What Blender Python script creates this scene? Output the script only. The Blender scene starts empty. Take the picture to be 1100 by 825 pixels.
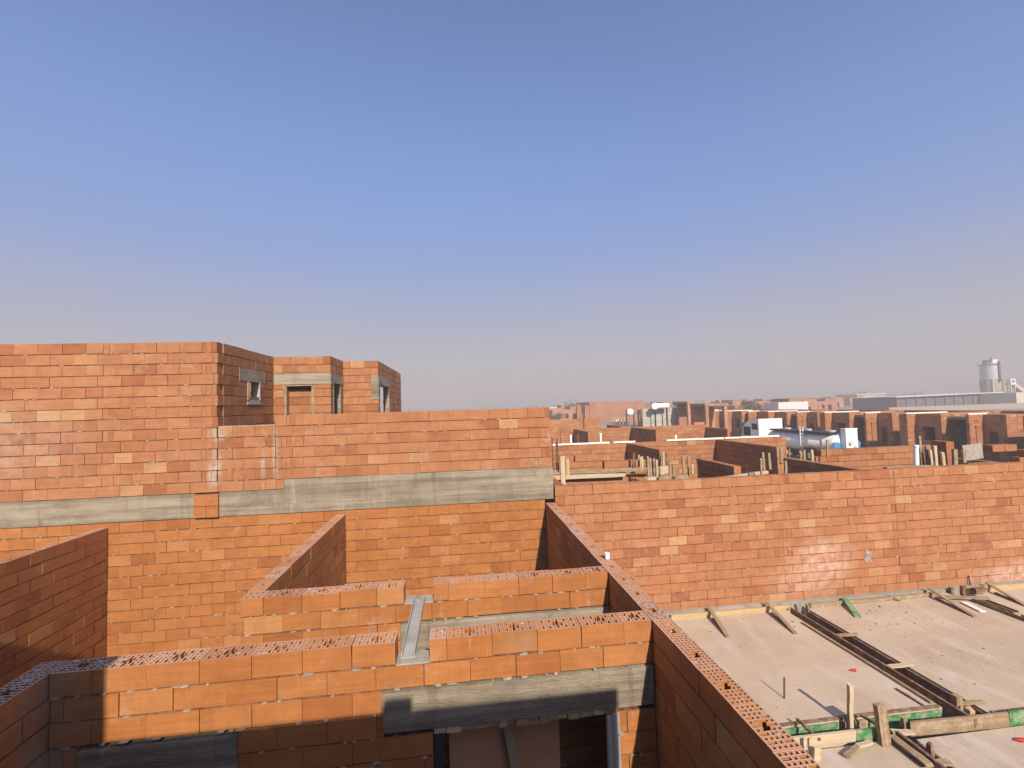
import bpy, math, random
from mathutils import Vector, Matrix
random.seed(7)
sc = bpy.context.scene
COL = sc.collection
RAD = math.radians
EYE = Vector((0, 0, 5.0))

# ------------------------------------------------------------------ camera
F = 486.0
def cam_axes(yaw, pitch, roll):
    c, s = math.cos, math.sin
    fw = Vector((s(yaw)*c(pitch), c(yaw)*c(pitch), s(pitch)))
    r0 = Vector((c(yaw), -s(yaw), 0)); u0 = r0.cross(fw)
    return c(roll)*r0 + s(roll)*u0, -s(roll)*r0 + c(roll)*u0, fw
CR, CU, CF = cam_axes(RAD(6.82), RAD(2.77), RAD(-1.68))
def at(x, y, X=None, Y=None, Z=None):
    """surveyed photo point -> world point on the plane X=, Y= or Z= (metres)"""
    d = (x-550)/F*CR - (y-412.5)/F*CU + CF
    if X is not None: k = X/d.x
    elif Y is not None: k = Y/d.y
    else: k = (Z-EYE.z)/d.z
    return EYE + d*k
cd = bpy.data.cameras.new('camera'); cam = bpy.data.objects.new('camera', cd); COL.objects.link(cam)
cd.sensor_width = 36; cd.lens = F/1100*36; cd.clip_start = 0.05; cd.clip_end = 6000
cam.matrix_world = Matrix(((CR.x, CU.x, -CF.x, EYE.x), (CR.y, CU.y, -CF.y, EYE.y), (CR.z, CU.z, -CF.z, EYE.z), (0, 0, 0, 1)))
sc.camera = cam

# ------------------------------------------------------------------ materials
def new_mat(name):
    m = bpy.data.materials.new(name); m.use_nodes = True
    nt = m.node_tree; nt.nodes.clear()
    out = nt.nodes.new('ShaderNodeOutputMaterial'); b = nt.nodes.new('ShaderNodeBsdfPrincipled')
    nt.links.new(b.outputs[0], out.inputs[0])
    b.inputs['Roughness'].default_value = .9
    b.inputs['Specular IOR Level'].default_value = .25
    return m, nt, b
def N(nt, t, **kw):
    n = nt.nodes.new(t)
    for k, v in kw.items(): setattr(n, k, v)
    return n
def coords(nt, scale=(1, 1, 1), kind='Position'):
    mp = N(nt, 'ShaderNodeMapping'); mp.inputs['Scale'].default_value = scale
    if kind == 'Position': g = N(nt, 'ShaderNodeNewGeometry'); nt.links.new(g.outputs['Position'], mp.inputs['Vector'])
    else: g = N(nt, 'ShaderNodeTexCoord'); nt.links.new(g.outputs[kind], mp.inputs['Vector'])
    return mp.outputs[0]
def noise(nt, vec, scale, detail=4, rough=.6):
    n = N(nt, 'ShaderNodeTexNoise'); n.inputs['Scale'].default_value = scale
    n.inputs['Detail'].default_value = detail; n.inputs['Roughness'].default_value = rough
    nt.links.new(vec, n.inputs['Vector']); return n.outputs['Fac']
def ramp(nt, fac, stops, interp='LINEAR'):
    r = N(nt, 'ShaderNodeValToRGB'); cr = r.color_ramp; cr.interpolation = interp
    while len(cr.elements) < len(stops): cr.elements.new(.5)
    for e, (p, c) in zip(cr.elements, stops):
        e.position = p; e.color = (c, c, c, 1) if isinstance(c, (int, float)) else (*c, 1)
    nt.links.new(fac, r.inputs[0]); return r.outputs['Color']
def mix(nt, a, b, fac, blend='MIX'):
    m = N(nt, 'ShaderNodeMix', data_type='RGBA', blend_type=blend)
    for s, v in ((m.inputs[0], fac), (m.inputs[6], a), (m.inputs[7], b)):
        if isinstance(v, (int, float)): s.default_value = v
        elif isinstance(v, tuple): s.default_value = (*v, 1)
        else: nt.links.new(v, s)
    return m.outputs[2]
def bump(nt, b, h, strength=.3, dist=.01):
    n = N(nt, 'ShaderNodeBump'); n.inputs['Strength'].default_value = strength; n.inputs['Distance'].default_value = dist
    nt.links.new(h, n.inputs['Height']); nt.links.new(n.outputs[0], b.inputs['Normal'])

def brick_mat(name, dark, mid, light, tan, stains=(), scol=(.70, .52, .42)):
    m, nt, b = new_mat(name)
    a = N(nt, 'ShaderNodeAttribute', attribute_name='tint')
    base = ramp(nt, a.outputs['Fac'], [(0, dark), (.16, mid), (.5, light), (.72, mid), (.93, light), (1, tan)])
    off = N(nt, 'ShaderNodeVectorMath', operation='SCALE'); cx = N(nt, 'ShaderNodeCombineXYZ')
    for k in range(3): nt.links.new(a.outputs['Fac'], cx.inputs[k])
    nt.links.new(cx.outputs[0], off.inputs[0]); off.inputs['Scale'].default_value = 57.0
    def per_block(scale):
        v = N(nt, 'ShaderNodeVectorMath', operation='ADD'); nt.links.new(coords(nt, scale), v.inputs[0]); nt.links.new(off.outputs[0], v.inputs[1]); return v.outputs[0]
    n1 = noise(nt, per_block((1, 1, 1)), 4.5, 6, .62); base = mix(nt, base, ramp(nt, n1, [(.25, .80), (.5, 1.0), (.75, 1.13)]), 1.0, 'MULTIPLY')
    n2 = noise(nt, per_block((1.6, 1.6, 42)), 1.0, 4, .6); base = mix(nt, base, ramp(nt, n2, [(.3, .84), (.7, 1.12)]), .8, 'MULTIPLY')
    n6 = noise(nt, per_block((70, 70, 1.5)), 1.0, 2); base = mix(nt, base, ramp(nt, n6, [(.3, .93), (.7, 1.05)]), .7, 'MULTIPLY')
    n5 = noise(nt, coords(nt), .55, 4); base = mix(nt, base, ramp(nt, n5, [(.3, .90), (.7, 1.05)]), .8, 'MULTIPLY')
    n3 = noise(nt, coords(nt), 2.2, 9, .74)
    base = mix(nt, base, (.47, .37, .29), ramp(nt, n3, [(.58, 0.0), (.72, .55)]))
    n7 = noise(nt, coords(nt, (9, 9, .9)), 1.0, 5, .7)
    base = mix(nt, base, (.50, .41, .33), ramp(nt, n7, [(.64, 0.0), (.74, .5)]))
    for (c, rad, amt) in stains:
        mp = N(nt, 'ShaderNodeMapping'); g = N(nt, 'ShaderNodeNewGeometry'); nt.links.new(g.outputs['Position'], mp.inputs['Vector'])
        mp.inputs['Location'].default_value = tuple(-c[i]/rad[i] for i in range(3)); mp.inputs['Scale'].default_value = tuple(1/r for r in rad)
        gr = N(nt, 'ShaderNodeTexGradient', gradient_type='SPHERICAL'); nt.links.new(mp.outputs[0], gr.inputs['Vector'])
        nz = ramp(nt, noise(nt, coords(nt), 5.5, 8, .72), [(.36, 0.0), (.62, 1.0)])
        f = mix(nt, ramp(nt, gr.outputs['Fac'], [(0, 0), (.6, amt)]), nz, 1.0, 'MULTIPLY')
        base = mix(nt, base, scol, f)
    p = N(nt, 'ShaderNodeAttribute', attribute_name='pale')
    base = mix(nt, base, (.72, .56, .48), p.outputs['Fac'])
    nt.links.new(base, b.inputs['Base Color'])
    n4 = noise(nt, coords(nt, (1, 1, 2)), 45, 3); bump(nt, b, n4, .35, .006)
    return m
def concrete_mat(name, c0, c1, c2, streak=(.45, .45, 10), streak_amt=.85):
    m, nt, b = new_mat(name)
    n1 = noise(nt, coords(nt, streak), 1.3, 9, .68)
    base = ramp(nt, n1, [(.3, c0), (.48, c1), (.66, c2)])
    n4 = noise(nt, coords(nt, (.12, .12, 5.5)), 1.0, 1); base = mix(nt, base, ramp(nt, n4, [(.42, .82), (.5, 1.0), (.58, 1.12)]), .8, 'MULTIPLY')
    n2 = noise(nt, coords(nt), 1.7, 8, .72); base = mix(nt, base, ramp(nt, n2, [(.32, .62), (.55, 1.05)]), streak_amt, 'MULTIPLY')
    n5 = noise(nt, coords(nt, (3, 3, .6)), 1.5, 5, .7); base = mix(nt, base, (.54, .50, .43), ramp(nt, n5, [(.6, 0.0), (.72, .5)]))
    n8 = noise(nt, coords(nt, (5, 5, .5)), 1.0, 6, .7); base = mix(nt, base, (.13, .105, .08), ramp(nt, n8, [(.58, 0.0), (.72, .7)]))
    nt.links.new(base, b.inputs['Base Color'])
    vo = N(nt, 'ShaderNodeTexVoronoi'); vo.inputs['Scale'].default_value = 16; nt.links.new(coords(nt), vo.inputs['Vector'])
    n3 = noise(nt, coords(nt, (1, 1, 6)), 12, 7, .7); hh = mix(nt, n3, ramp(nt, vo.outputs['Distance'], [(.06, 0.0), (.14, 1.0)]), 1.0, 'MULTIPLY'); bump(nt, b, hh, .9, .016)
    return m
def plain_mat(name, c, rough=.7, metal=0, var=.15, scale=8):
    m, nt, b = new_mat(name)
    n1 = noise(nt, coords(nt), scale, 5)
    base = mix(nt, c, ramp(nt, n1, [(.3, 1-var), (.7, 1+var)]), 1.0, 'MULTIPLY')
    nt.links.new(base, b.inputs['Base Color']); b.inputs['Roughness'].default_value = rough; b.inputs['Metallic'].default_value = metal
    return m
def wood_mat(name, c0, c1, splat=None):
    m, nt, b = new_mat(name)
    n1 = noise(nt, coords(nt, (1.5, 28, 28), 'Object'), 1.0, 5, .65)
    base = ramp(nt, n1, [(.3, c0), (.7, c1)])
    n2 = noise(nt, coords(nt), 9, 5, .7)
    base = mix(nt, base, splat or (.5, .44, .36), ramp(nt, n2, [(.42 if splat else .5, 0.0), (.6, .85 if splat else .35)]))
    nt.links.new(base, b.inputs['Base Color']); bump(nt, b, n1, .4, .004)
    return m
def far_brick_mat():
    m, nt, b = new_mat('far_brick')
    g = N(nt, 'ShaderNodeNewGeometry'); s = N(nt, 'ShaderNodeSeparateXYZ'); nt.links.new(g.outputs['Position'], s.inputs[0])
    ad = N(nt, 'ShaderNodeMath', operation='ADD'); nt.links.new(s.outputs[0], ad.inputs[0]); nt.links.new(s.outputs[1], ad.inputs[1])
    cb = N(nt, 'ShaderNodeCombineXYZ'); nt.links.new(ad.outputs[0], cb.inputs[0]); nt.links.new(s.outputs[2], cb.inputs[1])
    br = N(nt, 'ShaderNodeTexBrick'); nt.links.new(cb.outputs[0], br.inputs['Vector'])
    br.inputs['Scale'].default_value = 1; br.inputs['Brick Width'].default_value = .4; br.inputs['Row Height'].default_value = .2
    br.inputs['Mortar Size'].default_value = .008; br.inputs['Bias'].default_value = -.2
    br.inputs['Color1'].default_value = (.47, .225, .13, 1); br.inputs['Color2'].default_value = (.40, .172, .10, 1); br.inputs['Mortar'].default_value = (.26, .13, .09, 1)
    n = noise(nt, coords(nt), .35, 5)
    base = mix(nt, br.outputs['Color'], ramp(nt, n, [(.3, .8), (.7, 1.15)]), 1.0, 'MULTIPLY')
    oi = N(nt, 'ShaderNodeObjectInfo'); base = mix(nt, base, ramp(nt, oi.outputs['Random'], [(0, .8), (1, 1.15)]), 1.0, 'MULTIPLY')
    nt.links.new(base, b.inputs['Base Color']); return m

M = {}
M['brick'] = brick_mat('brick_salmon', (0.310, 0.114, 0.048), (0.378, 0.155, 0.068), (0.421, 0.185, 0.084), (0.473, 0.259, 0.123))
M['brick_near'] = brick_mat('brick_orange', (0.335, 0.112, 0.034), (0.396, 0.146, 0.043), (0.430, 0.168, 0.053), (0.473, 0.224, 0.086))
_a, _b, _c = at(885, 600, Y=9.45), at(868, 622, Y=9.45), at(1105, 618, Y=9.45)
M['brick_stained'] = brick_mat('brick_salmon_stained', (0.310, 0.114, 0.048), (0.378, 0.155, 0.068), (0.421, 0.185, 0.084), (0.473, 0.259, 0.123),
    [(_a, (.95, 1, .55), .5), (_b, (1.2, 1, .45), .35), (_c, (1.9, 1, .45), .6)])
M['brick_near_stained'] = brick_mat('brick_orange_mortared', (0.335, 0.112, 0.034), (0.396, 0.146, 0.043), (0.430, 0.168, 0.053), (0.473, 0.224, 0.086),
    [((-3.33, 4.15, 2.3), (.36, .36, 1.3), .75), ((-3.33, 4.19, 1.7), (.4, .4, .6), .6), ((-.62, 4.19, 2.45), (.16, .2, .22), .6), ((.5, 4.19, 2.85), (.2, .2, .14), .4)], (.30, .25, .19))
M['brick_seam'] = brick_mat('brick_salmon_seam', (0.310, 0.114, 0.048), (0.378, 0.155, 0.068), (0.421, 0.185, 0.084), (0.473, 0.259, 0.123),
    [((-4.72, 9.45, 3.9), (.16, .3, .5), .9), ((-4.66, 9.45, 4.62), (.2, .3, .18), .9), ((-3.6, 9.45, 4.2), (.07, .3, .7), .7), ((-3.83, 9.45, 3.9), (.06, .3, .5), .6), ((-9, 9.45, 4.6), (2.5, 1, 1.0), .3)], (.47, .43, .37))
M['mortar'] = plain_mat('mortar_joint', (.17, .085, .055), .95, 0, .75, 14)
M['mortar_grey'] = plain_mat('mortar_grey', (.36, .31, .26), .95, 0, .3, 9)
M['far_brick'] = far_brick_mat()
M['concrete'] = concrete_mat('board_marked_concrete', (.18, .145, .10), (.295, .24, .17), (.375, .315, .235))
M['concrete_pale'] = concrete_mat('pale_concrete', (.32, .27, .21), (.40, .35, .28), (.46, .41, .34), (1, 1, 1), .6)
M['wood'] = wood_mat('weathered_wood', (.21, .135, .075), (.40, .275, .155))
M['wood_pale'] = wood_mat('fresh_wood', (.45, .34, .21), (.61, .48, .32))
M['wood_dark'] = wood_mat('old_wood', (.13, .07, .04), (.25, .14, .085))
M['wood_yellow'] = wood_mat('yellow_wood', (.42, .28, .13), (.56, .40, .20))
M['wood_green'] = wood_mat('green_formwork', (.035, .15, .05), (.07, .27, .09), (.36, .36, .24))
M['panel'] = plain_mat('brown_panel', (.66, .37, .23), .8, 0, .12, 1.5)
M['white'] = plain_mat('white_paint', (.78, .77, .74), .5, 0, .06, 3)
M['white_board'] = plain_mat('white_board', (.80, .74, .66), .7, 0, .08, 3)
M['cream'] = plain_mat('cream_render', (.62, .55, .42), .85, 0, .1, 1)
M['grey_block'] = concrete_mat('grey_block', (.32, .29, .25), (.42, .39, .33), (.50, .46, .40), (1, 1, 8), .5)
M['dark_metal'] = plain_mat('dark_metal', (.06, .05, .05), .5, .3)
M['rust'] = plain_mat('rusty_steel', (.16, .075, .045), .8, .2)
M['steel'] = plain_mat('galvanised_steel', (.62, .62, .62), .45, .35, .08, 2)
M['dull_metal'] = plain_mat('dull_metal', (.40, .37, .32), .85, 0, .25, 4)
M['tank_grey'] = plain_mat('tank_paint', (.78, .75, .70), .95, 0, .12, 2)
M['blue'] = plain_mat('blue_paint', (.06, .24, .50), .5)
M['glass'] = plain_mat('dark_glass', (.012, .014, .018), .35)
M['rubber'] = plain_mat('tyre_rubber', (.025, .025, .025), .9)
M['red'] = plain_mat('red_plastic', (.55, .05, .035), .6)
M['hivis'] = plain_mat('hivis_cloth', (.62, .68, .22), .8)
M['cloth'] = plain_mat('dark_cloth', (.05, .05, .07), .9)
M['skin'] = plain_mat('skin', (.32, .18, .11), .6)
M['leaf'] = plain_mat('leaf', (.07, .09, .045), .8, 0, .4, 2)
M['bark'] = plain_mat('bark', (.14, .10, .07), .9)
M['skirt_dust'] = plain_mat('dusty_skirt', (.44, .38, .30), .9, 0, .35, .9)
M['roofing'] = plain_mat('pale_roofing', (.66, .63, .62), .6, 0, .06, 1)
M['shed_dark'] = plain_mat('shed_cladding', (.13, .13, .14), .7, 0, .2, .4)
M['shed_red'] = plain_mat('shed_red', (.30, .15, .11), .8, 0, .1, .4)
def slab_mat():
    m, nt, b = new_mat('dusty_slab_concrete')
    n1 = noise(nt, coords(nt), .8, 7, .6); base = ramp(nt, n1, [(.3, (.45, .335, .235)), (.5, (.52, .40, .285)), (.7, (.58, .455, .335))])
    n2 = noise(nt, coords(nt), 7, 8, .72); base = mix(nt, base, (.33, .25, .18), ramp(nt, n2, [(.58, 0.0), (.74, .4)]))
    n3 = noise(nt, coords(nt), 60, 3); base = mix(nt, base, ramp(nt, n3, [(.3, .9), (.7, 1.07)]), 1.0, 'MULTIPLY')
    n5 = noise(nt, coords(nt, (1, .3, 1)), 2.2, 6, .7); base = mix(nt, base, (.62, .52, .45), ramp(nt, n5, [(.52, 0.0), (.68, .65)]))
    n6 = noise(nt, coords(nt, (.5, 2.5, 1)), 1.2, 7, .7); base = mix(nt, base, (.43, .32, .22), ramp(nt, n6, [(.55, 0.0), (.68, .3)]))
    nt.links.new(base, b.inputs['Base Color']); bump(nt, b, n2, .5, .015); return m
M['slab'] = slab_mat()
def ground_mat():
    m, nt, b = new_mat('dry_earth')
    n1 = noise(nt, coords(nt), .12, 8, .65); base = ramp(nt, n1, [(.3, (.25, .17, .11)), (.5, (.34, .25, .17)), (.7, (.42, .32, .23))])
    n2 = noise(nt, coords(nt), 4, 6, .7); base = mix(nt, base, ramp(nt, n2, [(.3, .75), (.7, 1.15)]), 1.0, 'MULTIPLY')
    nt.links.new(base, b.inputs['Base Color']); bump(nt, b, n2, .5, .05); return m
M['ground'] = ground_mat()
M['track'] = concrete_mat('gravel_track', (.32, .27, .20), (.40, .34, .26), (.46, .40, .31), (.4, .1, 1), .6)

# ------------------------------------------------------------------ mesh builder
class MB:
    def __init__(s): s.v = []; s.f = []; s.m = []; s.t = []; s.p = []
    def face(s, pts, mat=0, tint=.5, pale=0.0):
        i = len(s.v); s.v.extend(pts); s.f.append(tuple(range(i, i+len(pts)))); s.m.append(mat); s.t.append(tint); s.p.append(pale)
    def box(s, x0, x1, y0, y1, z0, z1, mat=0, tint=.5, pale=0.0, skip=''):
        i = len(s.v)
        s.v.extend([(x0,y0,z0),(x1,y0,z0),(x1,y1,z0),(x0,y1,z0),(x0,y0,z1),(x1,y0,z1),(x1,y1,z1),(x0,y1,z1)])
        for k, q in (('b',(0,3,2,1)),('t',(4,5,6,7)),('s',(0,1,5,4)),('e',(1,2,6,5)),('n',(2,3,7,6)),('w',(3,0,4,7))):
            if k in skip: continue
            s.f.append(tuple(i+a for a in q)); s.m.append(mat); s.t.append(tint); s.p.append(pale)
    def prism(s, pts, z0, z1, mat=0):            # vertical extrusion of a counter-clockwise xy outline
        n = len(pts)
        s.face([(x,y,z1) for x,y in pts], mat); s.face([(x,y,z0) for x,y in reversed(pts)], mat)
        for k in range(n):
            a, b = pts[k], pts[(k+1)%n]; s.face([(*a,z0),(*b,z0),(*b,z1),(*a,z1)], mat)
    def tube(s, p0, p1, r0, r1=None, n=10, mat=0, caps=True):
        p0, p1 = Vector(p0), Vector(p1); r1 = r0 if r1 is None else r1
        d = (p1-p0).normalized(); a = d.orthogonal().normalized(); b = d.cross(a)
        ring = lambda p, r: [tuple(p+(a*math.cos(t)+b*math.sin(t))*r) for t in (2*math.pi*k/n for k in range(n))]
        A, B = ring(p0, r0), ring(p1, r1); i = len(s.v); s.v.extend(A+B)
        for k in range(n):
            s.f.append((i+k, i+(k+1)%n, i+n+(k+1)%n, i+n+k)); s.m.append(mat); s.t.append(.5); s.p.append(0)
        if caps:
            s.face(A[::-1], mat); s.face(B, mat)
    def build(s, name, mats, parent=None, loc=None, smooth=False):
        if loc is None:
            q = parent
            while q is not None and 'base' not in q: q = q.parent
            loc = q['base'] if q is not None else (0, 0, 0)
        loc = Vector(loc)
        me = bpy.data.meshes.new(name)
        me.from_pydata([tuple(Vector(v)-loc) for v in s.v], [], s.f)
        for mm in (mats if isinstance(mats, (list, tuple)) else [mats]): me.materials.append(M[mm] if isinstance(mm, str) else mm)
        me.polygons.foreach_set('material_index', s.m)
        a = me.attributes.new('tint', 'FLOAT', 'FACE'); a.data.foreach_set('value', s.t)
        a = me.attributes.new('pale', 'FLOAT', 'FACE'); a.data.foreach_set('value', s.p)
        if smooth: me.polygons.foreach_set('use_smooth', [True]*len(s.f))
        me.update()
        o = bpy.data.objects.new(name, me); COL.objects.link(o)
        if parent is not None: o.parent = parent
        else: o.location = loc
        return o
def tag(o, label=None, cat=None, group=None, kind=None):
    for k, v in (('label', label), ('category', cat), ('group', group), ('kind', kind)):
        if v: o[k] = v
    return o
def empty(name, loc, label=None, cat=None, group=None):
    o = bpy.data.objects.new(name, None); COL.objects.link(o); o.location = loc; o.empty_display_size = .2
    o['base'] = list(loc)
    return tag(o, label, cat, group)
def children(o): return [c for c in bpy.data.objects if c.parent == o]
def copy_tree(o, parent=None):
    c = o.copy(); COL.objects.link(c)
    if parent is not None: c.parent = parent
    for ch in children(o): copy_tree(ch, c)
    return c

# ------------------------------------------------------------------ brick walls
def perforated_top(mb, tf, s0, s1, t0, t1, z, tint, rng):
    """top face of a hollow block with its real rows of holes"""
    L = s1-s0; n = max(3, int(round(L/.036))); web = .0105
    hs = (L-web*(n+1))/n; T = t1-t0; nj = 5; wj = .012; hj = (T-wj*(nj+1))/nj
    sc_ = [s0]; tc_ = [t0]
    for k in range(n): sc_ += [sc_[-1]+web, sc_[-1]+web+hs]
    sc_.append(s1)
    for k in range(nj): tc_ += [tc_[-1]+wj, tc_[-1]+wj+hj]
    tc_.append(t1)
    mid = n//2; dust = rng.uniform(.28, .55); clog = rng.random() < .10
    def hole(i, j):
        if i % 2 == 1 and j % 2 == 1: return True
        r = (i-1)//2
        if i % 2 == 1 and r % 2 == 1 and j in (2, 8): return True
        if L > .25 and abs(i-(2*mid+1)) <= 2 and 4 <= j <= 6: return True
        return False
    I, J = len(sc_)-1, len(tc_)-1
    H = {(i, j) for i in range(I) for j in range(J) if hole(i, j)}
    filled = {h for h in H if h[0] % 2 and h[1] % 2 and rng.random() < (.45 if clog else .03)}
    H -= filled
    d = .075
    for q in range(rng.choice((0, 0, 0, 1, 2))):       # crumbs and dropped mortar on the top
        x, y, r = rng.uniform(s0+.03, s1-.03), rng.uniform(t0+.02, t1-.02), rng.uniform(.005, .022); h = r*rng.uniform(.3, .8)
        pts = [(x+r*rng.uniform(.6, 1.1)*math.cos(6.2832*w/6), y+r*rng.uniform(.6, 1.1)*math.sin(6.2832*w/6)) for w in range(6)]
        tp = [((a-x)*.5+x, (c-y)*.5+y) for a, c in pts]
        mb.face([tf(a, c, z+h) for a, c in tp], 2)
        for w in range(6): mb.face([tf(*pts[w], z-.002), tf(*pts[(w+1)%6], z-.002), tf(*tp[(w+1)%6], z+h), tf(*tp[w], z+h)], 2)
    for i in range(I):
        for j in range(J):
            a, b, c, e = sc_[i], sc_[i+1], tc_[j], tc_[j+1]
            if (i, j) in H:
                mb.face([tf(a,c,z-d), tf(b,c,z-d), tf(b,e,z-d), tf(a,e,z-d)], 0, tint)
                if (i-1, j) not in H: mb.face([tf(a,c,z), tf(a,e,z), tf(a,e,z-d), tf(a,c,z-d)], 0, tint)
                if (i+1, j) not in H: mb.face([tf(b,e,z), tf(b,c,z), tf(b,c,z-d), tf(b,e,z-d)], 0, tint)
                if (i, j-1) not in H: mb.face([tf(b,c,z), tf(a,c,z), tf(a,c,z-d), tf(b,c,z-d)], 0, tint)
                if (i, j+1) not in H: mb.face([tf(a,e,z), tf(b,e,z), tf(b,e,z-d), tf(a,e,z-d)], 0, tint)
            else:
                mb.face([tf(a,c,z), tf(b,c,z), tf(b,e,z), tf(a,e,z)], 2 if (i, j) in filled else 0, tint, dust)

def brick_run(mb, o, d, L, t, z0, z1, ch=.2, bl=.41, cuts=(), teeth=(), holes=False, pale=(), seed=1, phase=0.0, hj=.016, vj=.006, tops=None, wob=.004, squeeze=0.0):
    """one straight run of hollow blocks. o=(x,y) start, d='x' or 'y', t = thickness (towards +normal),
    cuts = openings (s0,s1,za,zb); tops = [(s0,s1,ztop)] for stepped tops"""
    rng = random.Random(seed)
    if d == 'x': tf = lambda s, n, z: (o[0]+s, o[1]+n, z)
    else:        tf = lambda s, n, z: (o[0]+n, o[1]+s, z)
    def bx(s0, s1, n0, n1, za, zb, mat, tint, pl=0.0, skip=''):
        a, b = tf(s0, n0, za), tf(s1, n1, zb)
        mb.box(min(a[0],b[0]), max(a[0],b[0]), min(a[1],b[1]), max(a[1],b[1]), za, zb, mat, tint, pl, skip)
    sg = 1 if t > 0 else -1
    nc = int(round((z1-z0)/ch)); ch = (z1-z0)/nc
    for c in range(nc):
        za, zb = z0+c*ch, z0+(c+1)*ch
        k = nc-1-c                                   # counted from the top
        s = -(bl*.5 if k % 2 else 0.0) - phase
        edges = []
        while s < L+bl: edges.append(s); s += bl
        blocks = [(max(0, a), min(L, a+bl)) for a in edges if a+bl > .02 and a < L-.02]
        if k % 2 == 0:
            for (ta, tb) in teeth:
                nb = []
                for a, b in blocks:
                    if b <= ta or a >= tb: nb.append((a, b))
                    else:
                        if ta-a > .05: nb.append((a, ta))
                        if b-tb > .05: nb.append((tb, b))
                tm = (ta+tb)/2
                blocks = nb+[(ta, tm), (tm, tb)]
        for (ca, cb, cza, czb) in cuts:
            if zb > cza+.1 and za < czb-.1:
                nb = []
                for a, b in blocks:
                    if b <= ca or a >= cb: nb.append((a, b)); continue
                    if ca-a > .03: nb.append((a, ca))
                    if b-cb > .03: nb.append((cb, b))
                blocks = nb
        if tops:
            blocks = [(a, b) for a, b in blocks if any(p-.01 <= (a+b)/2 <= q+.01 and zb <= zt+.06 for p, q, zt in tops)]
        blocks.sort()
        for a, b in blocks:
            tint = rng.random(); pl = 0.0
            small = (b-a) < .15
            for (ps, pz, pr, pa) in pale:
                dd = math.hypot(((a+b)/2-ps), ((za+zb)/2-pz))
                if dd < pr: pl = max(pl, pa*(1-dd/pr))
            j = rng.uniform(-wob, wob) - (.007 if small else 0); j2 = rng.uniform(-wob, wob)
            zt = zb if k == 0 else zb-hj/2
            topc = (k == 0) if not tops else any(p-.01 <= (a+b)/2 <= q+.01 and zb+ch > zt_+.06 for p, q, zt_ in tops)
            ga, gb = a+vj/2*rng.choice((.2, .6, 1, 1.4, 2.4)), b-vj/2*rng.choice((.2, .6, 1, 1.4))
            jz = rng.uniform(-.003, .003) if not (topc and holes) else rng.uniform(-.007, .006)
            bx(ga, gb, -j*sg, t+j2*sg, za+hj/2+jz, zt+jz, 0, tint, pl, 't' if (topc and holes) else '')
            if topc and holes: perforated_top(mb, tf, ga, gb, -j, t+j2, zt+jz, tint, rng)
        if squeeze and c:                               # mortar squeezed out of the bed joint
            for a, b in blocks:
                s_ = a+rng.uniform(0, .1)
                while s_ < b-.03:
                    if rng.random() < squeeze:
                        w, h, dd = rng.uniform(.012, .055), rng.uniform(.004, .012), rng.uniform(.004, .012)
                        pts = [(s_+w*rng.uniform(.7, 1)*math.cos(q), za+h*rng.uniform(.6, 1.2)*math.sin(q)-rng.uniform(0, .004)) for q in (.2, 1.1, 2.1, 3.0, 4.2, 5.3)]
                        pts = [(min(max(x, a+.002), b-.002), z) for x, z in pts]
                        mb.face([tf(x, -dd, z) for x, z in pts], 2)
                        for q in range(6):
                            (x, z), (x2, z2) = pts[q], pts[(q+1)%6]; mb.face([tf(x, -dd, z), tf(x, .012, z), tf(x2, .012, z2), tf(x2, -dd, z2)], 2)
                    s_ += rng.uniform(.05, .16)
        # mortar core between the faces, merged over touching blocks
        runs = []
        for a, b in blocks:
            if runs and a-runs[-1][1] < .02: runs[-1][1] = b
            else: runs.append([a, b])
        for a, b in runs:
            bx(a+.012, b-.012, sg*.014, t-sg*.014, za-(0 if c else -.002), zb-(.09 if k == 0 or tops else 0), 1, .5)
MATS = ['brick', 'mortar', 'mortar_grey']
MATN = ['brick_near', 'mortar', 'mortar_grey']

# ------------------------------------------------------------------ setting: ground, track, slabs
g = MB(); g.face([(-3000,-400,0),(3000,-400,0),(3000,4000,0),(-3000,4000,0)])
tag(g.build('ground', 'ground'), kind='structure')
g = MB(); g.box(24.5, 33.5, 6, 130, .004, .03); tag(g.build('track', 'track', loc=(29, 60, 0)), kind='structure')
SL = .45
g = MB()
g.box(1.965, 6.87, 6.02, 9.33, 0.003, SL); tag(g.build('floor_slab', 'slab', loc=(4,7.5,0)), kind='structure')
g = MB(); g.box(7.37, 10.98, 6.00, 9.33, 0.003, SL); g.box(7.37, 20, 5.76, 6.0-.003, .003, SL-.001)
g = MB(); g.box(7.37, 10.98, 5.78, 9.33, 0.003, SL); tag(g.build('floor_slab', 'slab', loc=(9,7.5,0)), kind='structure')
g = MB(); g.box(11.42, 17.5, 5.78, 9.33, 0.003, SL); tag(g.build('floor_slab', 'slab', loc=(14,7.5,0)), kind='structure')
g = MB(); g.box(1.965, 5.65, 1.0, 5.60, 0.003, SL-.02); tag(g.build('floor_slab', 'slab', loc=(4,4,0)), kind='structure')
g = MB(); g.box(5.92, 14.5, 1.0, 5.56, 0.003, SL-.02); tag(g.build('floor_slab', 'slab', loc=(9,4,0)), kind='structure')

# ------------------------------------------------------------------ foreground walls
def wall_thing(label, runs, loc, mats=MATN, parts=(), name='brick_wall'):
    r = empty(name, loc, label, 'brick wall')
    mb = MB()
    for kw in runs: brick_run(mb, **kw)
    mb.build('masonry', mats, r)
    for nm, mat, fn in parts:
        p = MB(); fn(p); p.build(nm, mat, r)
    return r
WT = 2.95
# long partition running away from the camera
wall_thing('long perforated-top brick wall running from the bottom edge to the far beam beside the slab',
    [dict(o=(1.765, .9), d='y', L=8.55, t=.19, z0=0, z1=WT, holes=True, seed=11, ch=.2)], (1.86, 5, 0))
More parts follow.
